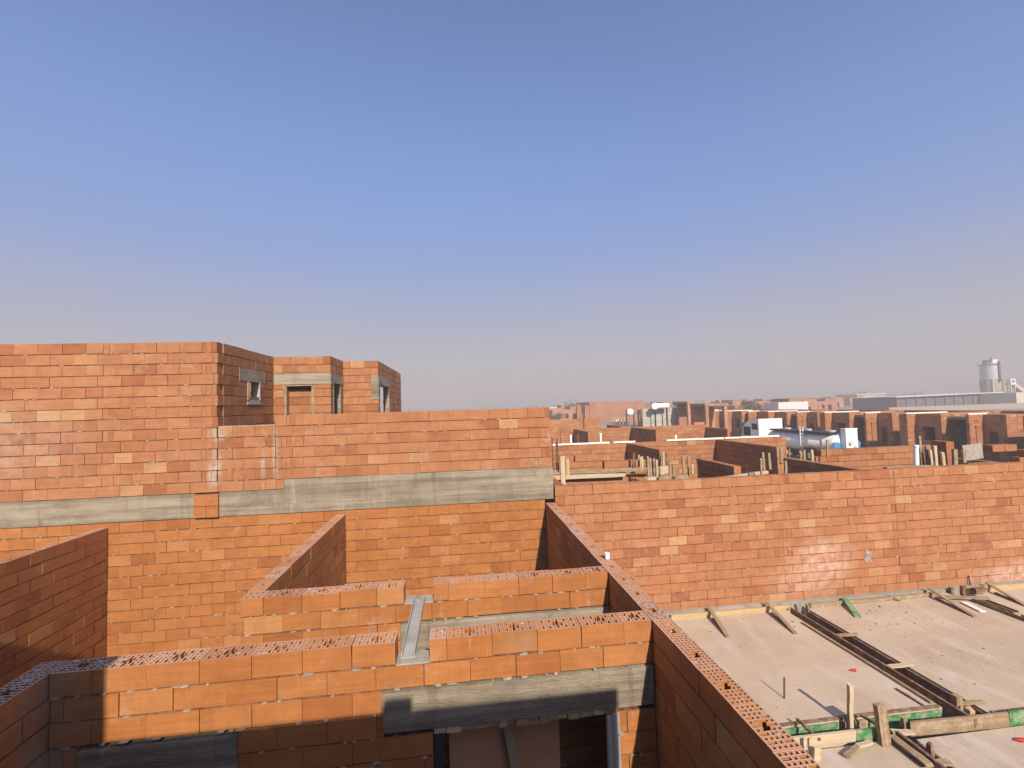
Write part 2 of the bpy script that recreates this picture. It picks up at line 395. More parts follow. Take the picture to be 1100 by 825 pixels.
# near wall with the doorway
def near_lintel(p): p.box(-.715, 1.750, 4.178, 4.40, 2.19, 2.53)
def near_lintel2(p): p.box(-3.12, -1.905, 4.180, 4.40, 1.97, 2.31)
def packing(p):
    rng = random.Random(5); x = -.28
    while x < 1.33:
        w = rng.uniform(.07, .14); h = rng.uniform(.045, .07)
        p.box(x, x+w-.006, 4.183+rng.uniform(0, .025), 4.3, 2.19-h, 2.188, rng.choice((0, 1, 1, 1)))
        x += w
def jamb_r(p):
    p.box(1.345, 1.384, 4.172, 4.189, 0, 2.14); p.box(1.345, 1.41, 4.191, 4.25, 0, 2.14); p.box(1.30, 1.345, 4.20, 4.25, 0, 2.12)
def jamb_l(p): p.box(-.285, -.20, 4.195, 4.30, 0, 2.12)
def smear_gap(p): p.box(-.60, -.305, 4.19, 4.385, 2.746, 2.762)
nw = wall_thing('near brick wall with the doorway under a concrete lintel, perforated top broken by a gap',
    [dict(o=(-3.335, 4.19), d='x', L=5.095, t=.20, z0=-.05, z1=WT, holes=True, seed=21, phase=.1, squeeze=.45,
          cuts=[(-.29+3.335, 1.39+3.335, -1, 2.14), (-.715+3.335, 1.755+3.335, 2.19, 2.53), (.2, 1.43, 1.97, 2.31),
                (2.735, 3.03, 2.75, 3.2)])], (-.8, 4.3, 0), mats=['brick_near_stained', 'mortar', 'mortar_grey'],
    parts=[('lintel', 'concrete', near_lintel), ('lintel', 'concrete', near_lintel2), ('mortar_bed', 'mortar_grey', smear_gap)])
p = MB(); packing(p); p.build('packing_pieces', ['wood_pale', 'wood'], nw)
p = MB(); jamb_r(p); o = p.build('door_jamb', 'steel', nw); tag(o, 'pale metal right door jamb')
p = MB(); jamb_l(p); o = p.build('door_jamb', 'dark_metal', nw); tag(o, 'dark left door jamb')
# left wall that meets it
wall_thing('shaded brick wall at the lower left corner with grey mortar smeared over its end',
    [dict(o=(-3.55, .9), d='y', L=3.49, t=.21, z0=-.05, z1=WT, holes=True, seed=31)], (-3.45, 2.5, 0), mats=['brick_near_stained', 'mortar', 'mortar_grey'])
# middle wall (far side of the corridor)
def mid_lintel(p): p.box(-.72, 1.752, 5.438, 5.66, 2.16, 2.53)
def smear2(p): p.box(-.672, -.345, 5.45, 5.645, 2.746, 2.764)
wall_thing('middle brick wall behind the doorway wall, with a gap and a lintel under two courses',
    [dict(o=(-2.46, 5.45), d='x', L=4.215, t=.20, z0=-.05, z1=WT, holes=True, seed=41, phase=.16, squeeze=.35,
          cuts=[(1.785, 2.12, 2.75, 3.2), (1.74, 4.22, 2.16, 2.53)])], (-.3, 5.55, 0),
    parts=[('lintel', 'concrete', mid_lintel), ('mortar_bed', 'mortar_grey', smear2)])
# cross wall behind it
wall_thing('short brick wall running from the middle wall back to the tall house',
    [dict(o=(-2.46, 5.66), d='y', L=3.78, t=.185, z0=-.05, z1=WT+.0, holes=True, seed=51)], (-2.36, 7.5, 0))
# far left wall
wall_thing('brick wall at the left edge running towards the tall house, its red side half shaded',
    [dict(o=(-6.76, 4.2), d='y', L=5.24, t=.185, z0=-.05, z1=WT, holes=True, seed=61)], (-6.66, 7, 0))
# right wall, front of the next plot
hole_pt = at(932, 597, Y=9.45)
sp = at(885, 603, Y=9.45); sp2 = at(1100, 622, Y=9.45)
def footing(p): p.box(1.97, 17.5, 9.33, 9.447, .0, .535)
def scar(p):
    rng = random.Random(3)
    for k in range(26):
        a = rng.uniform(0, 6.28); r = rng.uniform(.02, .09); x, z = hole_pt.x+r*math.cos(a), hole_pt.z+1.6*r*math.sin(a); w = rng.uniform(.01, .03)
        p.box(x-w, x+w, 9.435+rng.uniform(0, .004), 9.452, z-w, z+w)
rw = wall_thing('long low brick wall across the right half, behind the concrete floor slab',
    [dict(o=(1.97, 9.45), d='x', L=15.5, t=.20, z0=.5, z1=3.27, ch=.198, seed=71, squeeze=.2, teeth=[(5.13, 5.33), (7.78, 7.98)],
          cuts=[(hole_pt.x-2.0, hole_pt.x-1.94, hole_pt.z-.05, hole_pt.z+.09)],)], (9, 9.55, .5), mats=['brick_stained', 'mortar', 'mortar_grey'],
    parts=[('footing', 'concrete_pale', footing), ('mortar_scar', 'mortar_grey', scar)])

# ------------------------------------------------------------------ tall unfinished house on the left
H = empty('unfinished_house', (-3, 11, 0), 'tall unfinished brick house at upper left with grey beams and stepped window bays', 'house')
FZ = 3.5
p = MB(); brick_run(p, (-15, 9.455), 'x', 16.755, .20, -.05, 3.03, .2, seed=81, squeeze=.22); p.build('wall', MATN, H)
p = MB(); p.box(-4.62, -3.432, 9.43, 9.66, 3.035, 3.497); p.box(-3.43, 1.935, 9.43, 9.66, 3.035, 3.69); p.build('beam', 'concrete', H)
p = MB(); p.box(-15, -5.06, 9.43, 9.66, 3.035, 3.497); p.build('beam', 'concrete', H)
p = MB(); brick_run(p, (-5.058, 9.385), 'x', .436, .24, 3.032, 3.47, .217, seed=82, bl=.436); p.build('pier', MATN, H)
TOP = 6.425
p = MB()
brick_run(p, (-15, 9.445), 'x', 10.34, .20, FZ, TOP, .2089, seed=83, squeeze=.2, phase=.2, teeth=[(8.30, 8.5), (10.12, 10.32)])
brick_run(p, (-4.655, 9.447), 'x', 1.06, .20, FZ, 4.755, .2089, seed=84, squeeze=.4, phase=.15)
brick_run(p, (-3.59, 9.447), 'x', 5.52, .20, 3.692, 4.945, .2089, seed=85, squeeze=.2, phase=.3, teeth=[(.2, .36), (5.30, 5.5)])
brick_run(p, (-3.588, 9.447), 'x', .15, .20, 3.5, 3.688, .19, seed=851)
p.build('wall', ['brick_seam', 'mortar', 'mortar_grey'], H)
p = MB(); p.box(-4.655, -3.592, 9.452, 9.64, 4.757, 4.77); p.build('mortar_bed', 'mortar_grey', H)
p = MB(); brick_run(p, (-4.66, 9.66), 'y', 2.49, -.20, FZ, TOP, .2089, seed=86, cuts=[(10.73-9.66, 11.33-9.66, 5.30, 5.72), (.66, 1.98, 5.72, 6.0)])
w1 = p.build('wall', MATS, H); tag(w1, 'shaded side wall with one small square window')
p = MB(); p.box(-4.87, -4.650, 10.32, 11.64, 5.722, 6.004); p.build('lintel', 'concrete', H)
p = MB()
for (a, b, c, e) in ((10.70, 10.76, 5.27, 5.72), (11.30, 11.36, 5.27, 5.72), (10.70, 11.36, 5.24, 5.30)): p.box(-4.80, -4.645, a, b, c, e)
w = p.build('window', 'dull_metal', H); p = MB(); p.box(-4.80, -4.64, 10.68, 11.38, 5.205, 5.24); p.build('sill', 'concrete_pale', w)
p = MB(); brick_run(p, (-4.66, 12.15), 'x', 1.395, .20, FZ, TOP, .2089, seed=87, cuts=[(.245, .97, 3, 5.71), (0, 1.4, 5.71, 6.004)]); p.build('wall', MATS, H)
p = MB(); p.box(-4.655, -3.255, 12.14, 12.36, 5.712, 6.004); p.box(-3.47, -3.255, 12.362, 13.42, 5.742, 6.004); p.build('lintel', 'concrete', H)
p = MB(); brick_run(p, (-3.265, 12.36), 'y', 1.07, -.20, FZ, TOP, .2089, seed=88, cuts=[(.05, .80, 3, 5.74), (0, 1.08, 5.74, 6.004)]); p.build('wall', MATS, H)
p = MB(); brick_run(p, (-4.5, 12.362), 'x', .98, .12, FZ, TOP-.4, .2089, seed=891); p.build('wall', MATS, H)
p = MB(); brick_run(p, (-8, 13.44), 'x', 5.715, .20, FZ, TOP, .2089, seed=89, cuts=[(5.52, 5.72, 5.30, 6.03)]); p.build('wall', MATS, H)
p = MB(); p.box(-2.48, -2.28, 13.43, 13.645, 5.302, 6.006); p.box(-2.50, -2.28, 13.65, 15.75, 5.742, 6.006); p.build('lintel', 'concrete', H)
p = MB(); brick_run(p, (-2.288, 13.65), 'y', 5.02, -.20, FZ, TOP, .2089, seed=90, cuts=[(.0, 1.85, 3, 5.74), (0, 2.1, 5.74, 6.02)]); p.build('wall', MATS, H)
p = MB(); p.box(-15, 1.76, 9.665, 19, 3.25, 3.497); p.build('floor_plate', 'concrete', H)
p = MB()
for (a, b, c) in ((-4.42, -4.36, 12.2), (-3.75, -3.69, 12.2)): p.box(a, b, c-.03, c+.13, FZ, 5.71)
p.box(-4.42, -3.69, 12.16, 12.33, 5.67, 5.711)
wi = p.build('door_lining', 'wood', H); tag(wi, 'empty door opening with a thin timber lining')
for (x0, x1, y0, y1) in ((-3.40, -3.258, 13.12, 13.17), (-3.40, -3.258, 12.41, 12.46), (-2.42, -2.28, 15.44, 15.50), (-2.42, -2.28, 13.655, 13.70)):
    p = MB(); p.box(x0, x1, y0, y1, FZ, 5.74); p.build('door_jamb', 'concrete', H)

# ------------------------------------------------------------------ the house the photo is taken from (behind the lens; casts the shade)
K = empty('unfinished_house', (-2, -3, 0), 'raised deck and upper walls of the house at the bottom edge', 'house')
p = MB(); p.box(-8, 1.76, -6, .88, 2.952, 3.4); p.build('deck', 'concrete', K)
p = MB(); brick_run(p, (-8, -1.2), 'x', 5.79, .20, 3.4, 7.6, .2, seed=95); brick_run(p, (-2.205, -1.2), 'x', 4.31, .20, 3.4, 5.89, .2, seed=98); p.box(0.0, .24, -1.2, -1.0, 5.8, 6.0); p.build('wall', MATS, K)
p = MB(); brick_run(p, (-8, .5), 'x', 4.4, .20, 0, 2.95, .2, seed=96); p.build('wall', MATS, K)
p = MB(); brick_run(p, (-8, -5.9), 'x', 9.7, .20, 0, 2.95, .2, seed=97); p.build('wall', MATS, K)

# ------------------------------------------------------------------ timber
def plank(label, p0, p1, w, h, mat, name='plank', cat='plank', group=None, up=(0,0,1), rag=.008):
    p0, p1 = Vector(p0), Vector(p1); d = p1-p0; L = d.length; ax = d.normalized()
    u = Vector(up); s = u.cross(ax)
    if s.length < 1e-3: s = Vector((1, 0, 0)).cross(ax) if abs(ax.x) < .9 else Vector((0, 1, 0)).cross(ax)
    s.normalize(); u = ax.cross(s)
    r = lambda: random.uniform(-rag, rag)
    nseg = 4; v = []; f = []
    for k in range(nseg+1):
        x = L*k/nseg - L/2; b1, b2 = r()*.5, r()*.5
        for a, b in ((-1,-1),(1,-1),(1,1),(-1,1)):
            v.append((x+(r()*2 if k in (0, nseg) else 0), a*w/2+b1+r()*.2, b*h/2+b2+r()*.2))
    for k in range(nseg):
        i = 4*k
        for j in range(4): f.append((i+j, i+(j+1)%4, i+4+(j+1)%4, i+4+j))
    f.append((3,2,1,0)); e = 4*nseg; f.append((e,e+1,e+2,e+3))
    me = bpy.data.meshes.new(name); me.from_pydata(v, [], f); me.materials.append(M[mat]); me.update()
    o = bpy.data.objects.new(name, me); COL.objects.link(o)
    c = (p0+p1)/2
    o.matrix_world = Matrix(((ax.x, s.x, u.x, c.x), (ax.y, s.y, u.y, c.y), (ax.z, s.z, u.z, c.z), (0,0,0,1)))
    return tag(o, label, cat, group)
BOARD = 'formwork_board'
# boards of the trench running away from the camera
plank('long dark formwork board on the left side of the slot running up the slab', (6.90, 5.62, SL+.035), (6.92, 9.1, SL+.03), .035, .13, 'wood_dark', BOARD, 'board')
plank('thin dark lath lying along the left lip of the slab slot', (6.80, 6.1, SL+.02), (6.78, 8.6, SL+.02), .05, .03, 'wood', BOARD, 'board')
plank('dark formwork board standing inside the slot on its right side', (7.34, 5.85, SL-.14), (7.345, 9.15, SL-.14), .03, .22, 'wood_dark', BOARD, 'board')
plank('long pale-edged board down the middle of the slab slot', (7.08, 6.0, SL-.10), (7.06, 8.8, SL-.10), .03, .10, 'wood', BOARD, 'board')
plank('short pale batten across the slab slot, nearest the far wall', at(897,683,Z=SL+.03), at(921,681,Z=SL+.03), .07, .025, 'wood', 'batten', 'batten')
plank('short pale batten across the middle of the slab slot', at(952,717,Z=SL+.03), at(980,713,Z=SL+.03), .08, .025, 'wood_pale', 'batten', 'batten')
plank('thin crooked batten lying at the near end of the slab slot', at(1025,756,Z=SL+.03), at(1056,753.5,Z=SL+.03), .05, .03, 'wood', 'batten', 'batten')
a = at(1029,766,Z=SL-.05); plank('stout stake at the near end of the slab slot, left of a shorter one', a, a+Vector((0,0,.24)), .10, .08, 'wood', 'stake', 'stake', up=(0,1,0))
a = at(1042,773,Z=SL-.02); plank('short stake standing at the corner where the two slab slots meet', a, a+Vector((0,0,.15)), .08, .08, 'wood_yellow', 'stake', 'stake', up=(0,1,0))
# cross trench
for (x0, x1, m, lab) in ((4.30, 5.16, 'wood_green', 'green mottled board lining the cross slot beside the long brick wall'),
                      (5.22, 5.60, 'wood', 'weathered board lining the cross slot behind the tall brown post'),
                      (5.66, 6.80, 'wood_green', 'green mottled board lining the cross slot left of the slot junction')):
    plank(lab, (x0, 6.0, SL-.115), (x1, 6.0, SL-.115), .03, .20, m, BOARD, 'board')
plank('dark capping strip along the far lip of the cross slot', (2.0, 6.035, SL+.012), (6.82, 6.035, SL+.012), .05, .02, 'wood_dark', BOARD, 'board')
plank('dark capping strip along the far lip right of the slot junction', (7.40, 5.80, SL+.012), (9.6, 5.80, SL+.012), .05, .02, 'wood_dark', BOARD, 'board')
plank('pale edge board at the near side of the cross slot, beside the long brick wall', (2.0, 5.68, SL+.04), (5.12, 5.66, SL+.04), .035, .17, 'wood_pale', BOARD, 'board')
plank('green-stained edge board at the near side of the cross slot left of the brown post', (5.14, 5.66, SL+.035), (5.55, 5.65, SL+.035), .035, .17, 'wood_green', BOARD, 'board')
plank('long brown edge board along the cross slot right of the thick brown post', (5.95, 5.66, SL+.04), (7.42, 5.62, SL+.04), .035, .18, 'wood', BOARD, 'board')
plank('green mottled edge board at the right picture edge of the cross slot', (7.45, 5.63, SL+.04), (8.8, 5.60, SL+.04), .035, .18, 'wood_green', BOARD, 'board')
for x in (4.75, 5.62):
    pass
# near trench
plank('dark formwork board running out of the picture on the left of the near slot', (5.66, 4.6, SL+.02), (5.67, 5.6, SL+.03), .035, .14, 'wood_dark', BOARD, 'board')
plank('dark formwork board lining the right side of the near slot', (5.90, 4.6, SL-.12), (5.905, 5.5, SL-.12), .03, .20, 'wood_dark', BOARD, 'board')
plank('brown board laid slanting over the near slot from the tall post', at(957,790,Z=SL+.05), at(999,822,Z=SL+.05), .10, .03, 'wood', BOARD, 'board')
a = at(1000,816,Z=SL-.05); plank('dark stake standing in the near slot at the bottom edge', a, a+Vector((.01,0,.19)), .05, .06, 'wood_dark', 'stake', 'stake', up=(0,1,0))
plank('short pale batten bridging the near slot at the bottom edge', at(1002,820,Z=SL+.03), at(1020,819,Z=SL+.03), .09, .03, 'wood', 'batten', 'batten')
plank('short pale batten bridging the near slot beside the tall brown post', at(957,786,Z=SL+.06), at(981,787,Z=SL+.06), .07, .03, 'wood_pale', 'batten', 'batten')
# posts
a = at(914, 784, Z=SL-.04); plank('slim pale upright post at the cross slot, nearest the long brick wall', a, a+Vector((.03,.0,.60)), .06, .045, 'wood_pale', 'stake', 'stake', up=(0,1,0))
a = at(950.5, 800, Z=SL-.02); plank('thick brown post standing where the near slot meets the cross slot', a, a+Vector((-.02,.02,.50)), .13, .07, 'wood', 'stake', 'stake', up=(0,1,0))
a = at(842.5, 750.5, Z=SL); plank('thin dark rod standing alone on the slab near the long brick wall', a, a+Vector((.02,0,.31)), .018, .018, 'rust', 'rod', 'rod', rag=.001)
plank('loose dark stick laid across the cross slot nearest the long brick wall', at(856,772,Z=SL+.10), at(880,794,Z=SL+.08), .035, .03, 'wood_dark', 'stick', 'stick')
plank('loose dark stick laid across the cross slot onto the brown post', at(925,768,Z=SL+.09), at(948,782,Z=SL+.12), .04, .03, 'wood_dark', 'stick', 'stick')
plank('short brown peg beside the brown post in the cross slot', at(972,783,Z=SL+.0), at(972,783,Z=SL+.0)+Vector((0,0,.14)), .06, .05, 'wood', 'stake', 'stake', up=(0,1,0))
plank('dark strip in place of a cast shadow line by the left slot board', at(963,740,Z=SL+.015), at(996,760,Z=SL+.015), .03, .02, 'wood_dark', 'lath', 'lath')  # dark wood strip laid in place of a stick's shadow on the slab
plank('folded offcut of pale timber lying on the near slab', at(909,812,Z=SL+.02), at(922,802,Z=SL+.05), .06, .03, 'wood', 'offcut', 'offcut')
plank('second pale offcut leaning on the folded one on the near slab', at(921,801,Z=SL+.05), at(936,797,Z=SL+.02), .06, .03, 'wood_pale', 'offcut', 'offcut')
a = at(871, 812, Z=SL-.02); plank('pale board end standing on the near slab against the long brick wall', a, a+Vector((.0,.0,.22)), .05, .03, 'wood_pale', 'offcut', 'offcut', up=(0,1,0))
a = at(877, 820, Z=SL-.02); plank('second pale board end by the long brick wall, lower and nearer', a, a+Vector((.02,.0,.20)), .09, .03, 'wood_pale', 'offcut', 'offcut', up=(0,1,0))
# boards and sticks along the foot of the right wall
plank('yellow edge board at the foot of the right wall beside the long brick wall', (4.3, 9.22, SL+.05), (6.95, 9.20, SL+.05), .05, .10, 'wood_yellow', BOARD, 'board')
plank('weathered edge board at the foot of the right wall between the two slots', (7.45, 9.20, SL+.04), (10.7, 9.22, SL+.04), .05, .09, 'wood', BOARD, 'board')
plank('yellowish edge board at the foot of the right wall by the right picture edge', (11.4, 9.22, SL+.05), (14.2, 9.25, SL+.05), .05, .13, 'wood_yellow', BOARD, 'board')
for (q0, q1, lab) in (((756.4,654.5),(781.8,684.4),'first pointed lath propped on the slab edge, nearest the long brick wall'),
                 ((818.2,650.9),(854.5,680.7),'second pointed lath propped on the slab edge left of the slot'),
                 ((998.2,635.6),(1047.3,662.5),'long pointed lath propped on the slab edge left of the right-hand slot'),
                 ((1065.5,629.1),(1104,651.5),'pointed lath propped on the slab edge at the right picture edge')):
    a = at(*q1, Z=SL+.015); b = Vector((a.x+.17, 9.28, SL+.17))
    plank(lab, a, b, .075, .025, 'wood', 'lath', 'lath')
    plank(lab.replace('pointed lath propped', 'thin dark brace under the lath').replace('long ', ''), a+Vector((.05,.1,.0)), Vector((b.x-.03, 9.1, SL+.02)), .04, .025, 'wood_dark', 'lath', 'lath')
a = at(922,663,Z=SL+.015); plank('small bright green offcut lying on the slab by the right wall', a, Vector((a.x+.3, 9.25, SL+.11)), .12, .03, 'wood_green', 'offcut', 'offcut')
a = at(716+152,657,Z=SL); plank('short dark peg at the far end of the slab slot', a, a+Vector((0,0,.14)), .05, .05, 'wood_dark', 'stake', 'stake', up=(0,1,0))
a = at(856,658,Z=SL); plank('curled dark peg at the left corner of the far slot end', a, a+Vector((-.03,0,.17)), .04, .04, 'rust', 'stake', 'stake', up=(0,1,0))
for (q, lab, h, w) in (((1022,638), 'left of two dark pegs against the right wall foot', .15, .07), ((1035,640), 'right and taller of two dark pegs against the right wall foot', .22, .09)):
    a = at(*q, Z=SL); plank(lab, a, a+Vector((0,0,h)), w, .06, 'wood_dark', 'stake', 'stake', up=(0,1,0))
a = at(1054,632,Z=SL+.1); plank('thin red rod at the foot of the right wall', Vector((a.x, 9.4, SL)), Vector((a.x, 9.42, SL+.3)), .02, .02, 'rust', 'rod', 'rod', rag=.001)
plank('brown timber block lying on the ledge of the right wall', at(1046,634.5,Z=SL+.1), at(1058,633,Z=SL+.1), .10, .10, 'wood_dark', 'offcut', 'offcut')
plank('small dark wedge at the foot of the right wall above the slot', at(956,641,Z=SL+.06), at(966,644,Z=SL+.02), .12, .03, 'wood_dark', 'offcut', 'offcut')
# right-hand slot
plank('dark board lining the left of the right-hand slot', (11.0, 6.5, SL+.02), (11.02, 8.9, SL+.02), .035, .10, 'wood_dark', BOARD, 'board')
plank('dark board lining the right of the right-hand slot', (11.40, 6.5, SL-.1), (11.40, 8.95, SL-.1), .03, .22, 'wood_dark', BOARD, 'board')
plank('pale-edged board down the middle of the right-hand slot', (11.2, 6.5, SL-.03), (11.2, 8.8, SL-.03), .03, .14, 'wood', BOARD, 'board')
plank('pale batten across the right-hand slot at the picture edge', at(1087,661,Z=SL+.03), at(1101,658,Z=SL+.03), .09, .025, 'wood_pale', 'batten', 'batten')
plank('weathered board crossing the far end of the right-hand slot', at(1013,641,Z=SL+.06), at(1062,643,Z=SL+.06), .11, .03, 'wood', BOARD, 'board')
plank('pale broken strip lying on the slab left of the right-hand slot', at(1035,647,Z=SL+.02), at(1056,657,Z=SL+.02), .12, .02, 'white_board', 'offcut', 'offcut')
# crumbs
for (q, lab) in (((916.4,721), 'small red plastic scrap in the middle of the slab'), ((1097,796), 'red plastic scrap on the near slab at the right picture edge')):
    a = at(*q, Z=SL); b = MB(); b.face([(a.x-.07,a.y+.02,SL+.004),(a.x+.02,a.y-.04,SL+.006),(a.x+.07,a.y+.01,SL+.03),(a.x+.0,a.y+.05,SL+.01)]); b.face([(a.x-.07,a.y+.02,SL+.003),(a.x+.0,a.y+.05,SL+.002),(a.x+.07,a.y+.01,SL+.002),(a.x+.02,a.y-.04,SL+.002)])
    tag(b.build('plastic_scrap', 'red', loc=(a.x, a.y, SL)), lab, 'scrap')
b = MB(); rng = random.Random(9)
for k in range(260):
    x = rng.choice((rng.uniform(2.1, 6.7), rng.uniform(7.5, 10.8), rng.uniform(7.5, 9.5), rng.gauss(8.6, .5))); y = rng.choice((rng.uniform(6.2, 9.1), rng.gauss(8.6, .35)))
    if not (2.1 < x < 6.7 or 7.5 < x < 10.8) or not 6.15 < y < 9.15: continue
    r = abs(rng.gauss(.002, .006))+.002; a = rng.uniform(0, 3)
    c_, s_ = math.cos(a)*r, math.sin(a)*r
    b.prism([(x+c_*1.6, y+s_*1.6), (x-s_, y+c_), (x-c_*1.4, y-s_*1.4), (x+s_, y-c_)], SL, SL+r*.9, rng.choice((0, 0, 0, 1)))
tag(b.build('debris', ['mortar_grey', 'wood_dark'], loc=(6, 7.5, SL)), kind='stuff')
# channel over the corridor and pale bar added for the sunlight streak in the doorway
p0 = at(438.5, 703, Z=2.79); p1 = at(447.5, 649, Z=2.79)
r = empty('metal_channel', ((p0.x+p1.x)/2, (p0.y+p1.y)/2, 2.765), 'pale metal channel bridging the corridor between the two gaps in the walls', 'channel')
b = MB(); yy0, yy1 = 4.26, 5.47; xa = -.50
b.box(xa-.06, xa+.06, yy0, yy1, 2.766, 2.776); b.build('web', 'dull_metal', r)
b = MB(); b.box(xa-.06, xa-.052, yy0, yy1, 2.777, 2.825); b.build('flange', 'dull_metal', r)
b = MB(); b.box(xa+.052, xa+.06, yy0, yy1, 2.777, 2.825); b.build('flange', 'dull_metal', r)
plank('pale slanting bar standing in for a streak of sunlight in the dark doorway', (.36, 4.66, 2.12), (.62, 4.50, .6), .075, .06, 'wood_pale', 'streak_bar', 'streak_bar')  # added bar, its pale colour stands for sunlight falling in the doorway

plank('plain brown board panel standing inside the dark doorway', (.39, 4.78, 0), (.39, 4.74, 2.14), 1.12, .02, 'panel', 'board_panel', 'panel', up=(0,1,0), rag=.001)
a = at(653, 600, Z=2.955); b = MB(); b.tube((1.90, a.y, 2.953), (1.90, a.y, 3.03), .03, .036, n=14)
tag(b.build('white_cup', 'white', loc=(1.90, a.y, 2.953)), 'small white plastic cup on top of the long brick wall', 'cup')
# ------------------------------------------------------------------ roofless houses behind the right wall
def runs_part(parent, runs, name='wall', label=None, mats=MATS):
    p = MB()
    for kw in runs: brick_run(p, **kw)
    o = p.build(name, mats, parent)
    if label: o['label'] = label
    return o
ZB = 3.25
def plot_house(dx, dy, label, seed, first=True):
    h = empty('unfinished_house', (9+dx, 14.5+dy, 0), label, 'house', 'roofless brick houses behind the right wall')
    def R(o, d, L, z1=ZB, **k): return dict(o=(o[0]+dx, o[1]+dy), d=d, L=L, t=.2, z0=0, z1=z1, seed=seed+int(o[0]*7+o[1]*13), **k)
    runs_part(h, [R((2.05, 9.66), 'y', 2.3) if first else R((2.05, 9.66), 'y', 2.2, ZB-.2)])
    if not first: runs_part(h, [R((2.05, 9.45), 'x', 15.4)])
    runs_part(h, [R((2.26, 11.96), 'x', 3.0, ZB-.22)])
    runs_part(h, [R((4.3, 13.25), 'x', 1.3)])
    runs_part(h, [R((2.26, 15.15), 'x', 3.1, ZB-.02, tops=[(0, 1.6, ZB-.2), (1.6, 3.1, ZB-.02)])])
    runs_part(h, [R((7.1, 11.15), 'y', 1.85)])
    runs_part(h, [R((7.2, 15.8), 'y', 3.18)])
    runs_part(h, [R((9.4, 9.66), 'y', 2.65)])
    runs_part(h, [R((9.61, 12.3), 'x', 1.7, ZB-.6)])
    runs_part(h, [R((11.3, 15.1), 'y', 3.88)])
    runs_part(h, [R((11.0, 13.7), 'x', 5.6, ZB, tops=[(0, .45, ZB-.6), (.45, .95, ZB-.21), (.95, 5.6, ZB)])])
    runs_part(h, [R((3.8, 19.0), 'x', 10.9)])
    if first: runs_part(h, [R((16.2, 11.6), 'x', 1.3, ZB, tops=[(0, .25, ZB-.4), (.25, 1.3, ZB)]), R((16.2, 11.81), 'y', 1.9, ZB-.4)])
    else: runs_part(h, [R((16.2, 9.66), 'y', 4.0)])
    return h
plot_house(0, 0, 'roofless brick house directly behind the long right wall, timber stakes on its walls', 300, True)
h2 = empty('unfinished_house', (12, 29, 0), 'second roofless brick house beyond the white boards, left of the tank truck', 'house', 'roofless brick houses behind the right wall')
def R2(o, d, L, z1=ZB, **k): return dict(o=o, d=d, L=L, t=.2, z0=0, z1=z1, seed=int(o[0]*7+o[1]*13), **k)
for q in (R2((7.0, 31.0), 'x', 10.9), R2((12.1, 26.9), 'y', 4.08), R2((7.95, 27.5), 'y', 3.48), R2((6.0, 26.0), 'x', 3.4, ZB-.9), R2((8.2, 28.6), 'x', 2.0, ZB-.8), R2((14.6, 28.3), 'x', 3.0, ZB-1.0), R2((17.7, 28.3), 'y', 2.7, ZB-.2)):
    runs_part(h2, [q])
h3 = empty('unfinished_house', (13, 51, 0), 'third low roofless brick house, farther back below the skyline brick columns', 'house', 'roofless brick houses behind the right wall')
for q in (R2((9.0, 50), 'x', 7.0, ZB+.05), R2((12.2, 33.2), 'y', 3.4, ZB-.05), R2((19.0, 52), 'x', 6.5, ZB-1.3), R2((22, 47), 'y', 4.9, ZB-1.3), R2((9.0, 50.21), 'y', 7, ZB)):
    runs_part(h3, [q])
# formwork beam and white boards
plank('long weathered formwork plank on the first wall stub behind the right wall', at(592,507,Y=11.85), at(700,504,Y=11.7), .05, .11, 'wood', BOARD, 'board')
plank('lower pale formwork plank under the long weathered one', at(592,513.5,Y=11.83), at(672,509.5,Y=11.8), .05, .11, 'wood_pale', BOARD, 'board')
for (xa, xb, lab) in ((592, 655, 'left white board lying on the wall top behind the stakes'), (659, 683, 'short white board between two longer ones on the wall top'), (716, 778, 'white board on the wall top right of the dark stub wall'), (779, 838, 'right white board on the wall top in front of the truck cab')):
    a, b = at(xa, 479, Y=18.98), at(xb, 479, Y=18.98); plank(lab, (a.x, 19.0, ZB+.045), (b.x, 19.03, ZB+.045), .10, .07, 'white_board', 'white_board', 'board')
def post(x, yt, yb, Y, w, mat, lab, grp=None, name='stake', cat='stake', lean=0):
    a = at(x, yb, Y=Y); b = at(x, yt, Y=Y)
    return plank(lab, (a.x, a.y, a.z-.05), (a.x+lean, a.y, b.z), w, w*.6, mat, name, cat, grp, up=(0,1,0))
LB = {'a': 'thin rusty bar standing up beside the end of the tall house',
      'b': 'rough stake in the crowded bundle on the formwork left of the dark stub wall',
      'c': 'rough stake standing left of the long dark stub wall, right of the crowded bundle',
      'd': 'rough stake in front of the dark stub walls below the truck cab',
      'e': 'rough stake in the row below the tank truck',
      'f': 'rough stake in the cluster behind the white pipe on the right wall'}
GR = {k: 'timber stakes and bars behind the right wall' for k in LB}
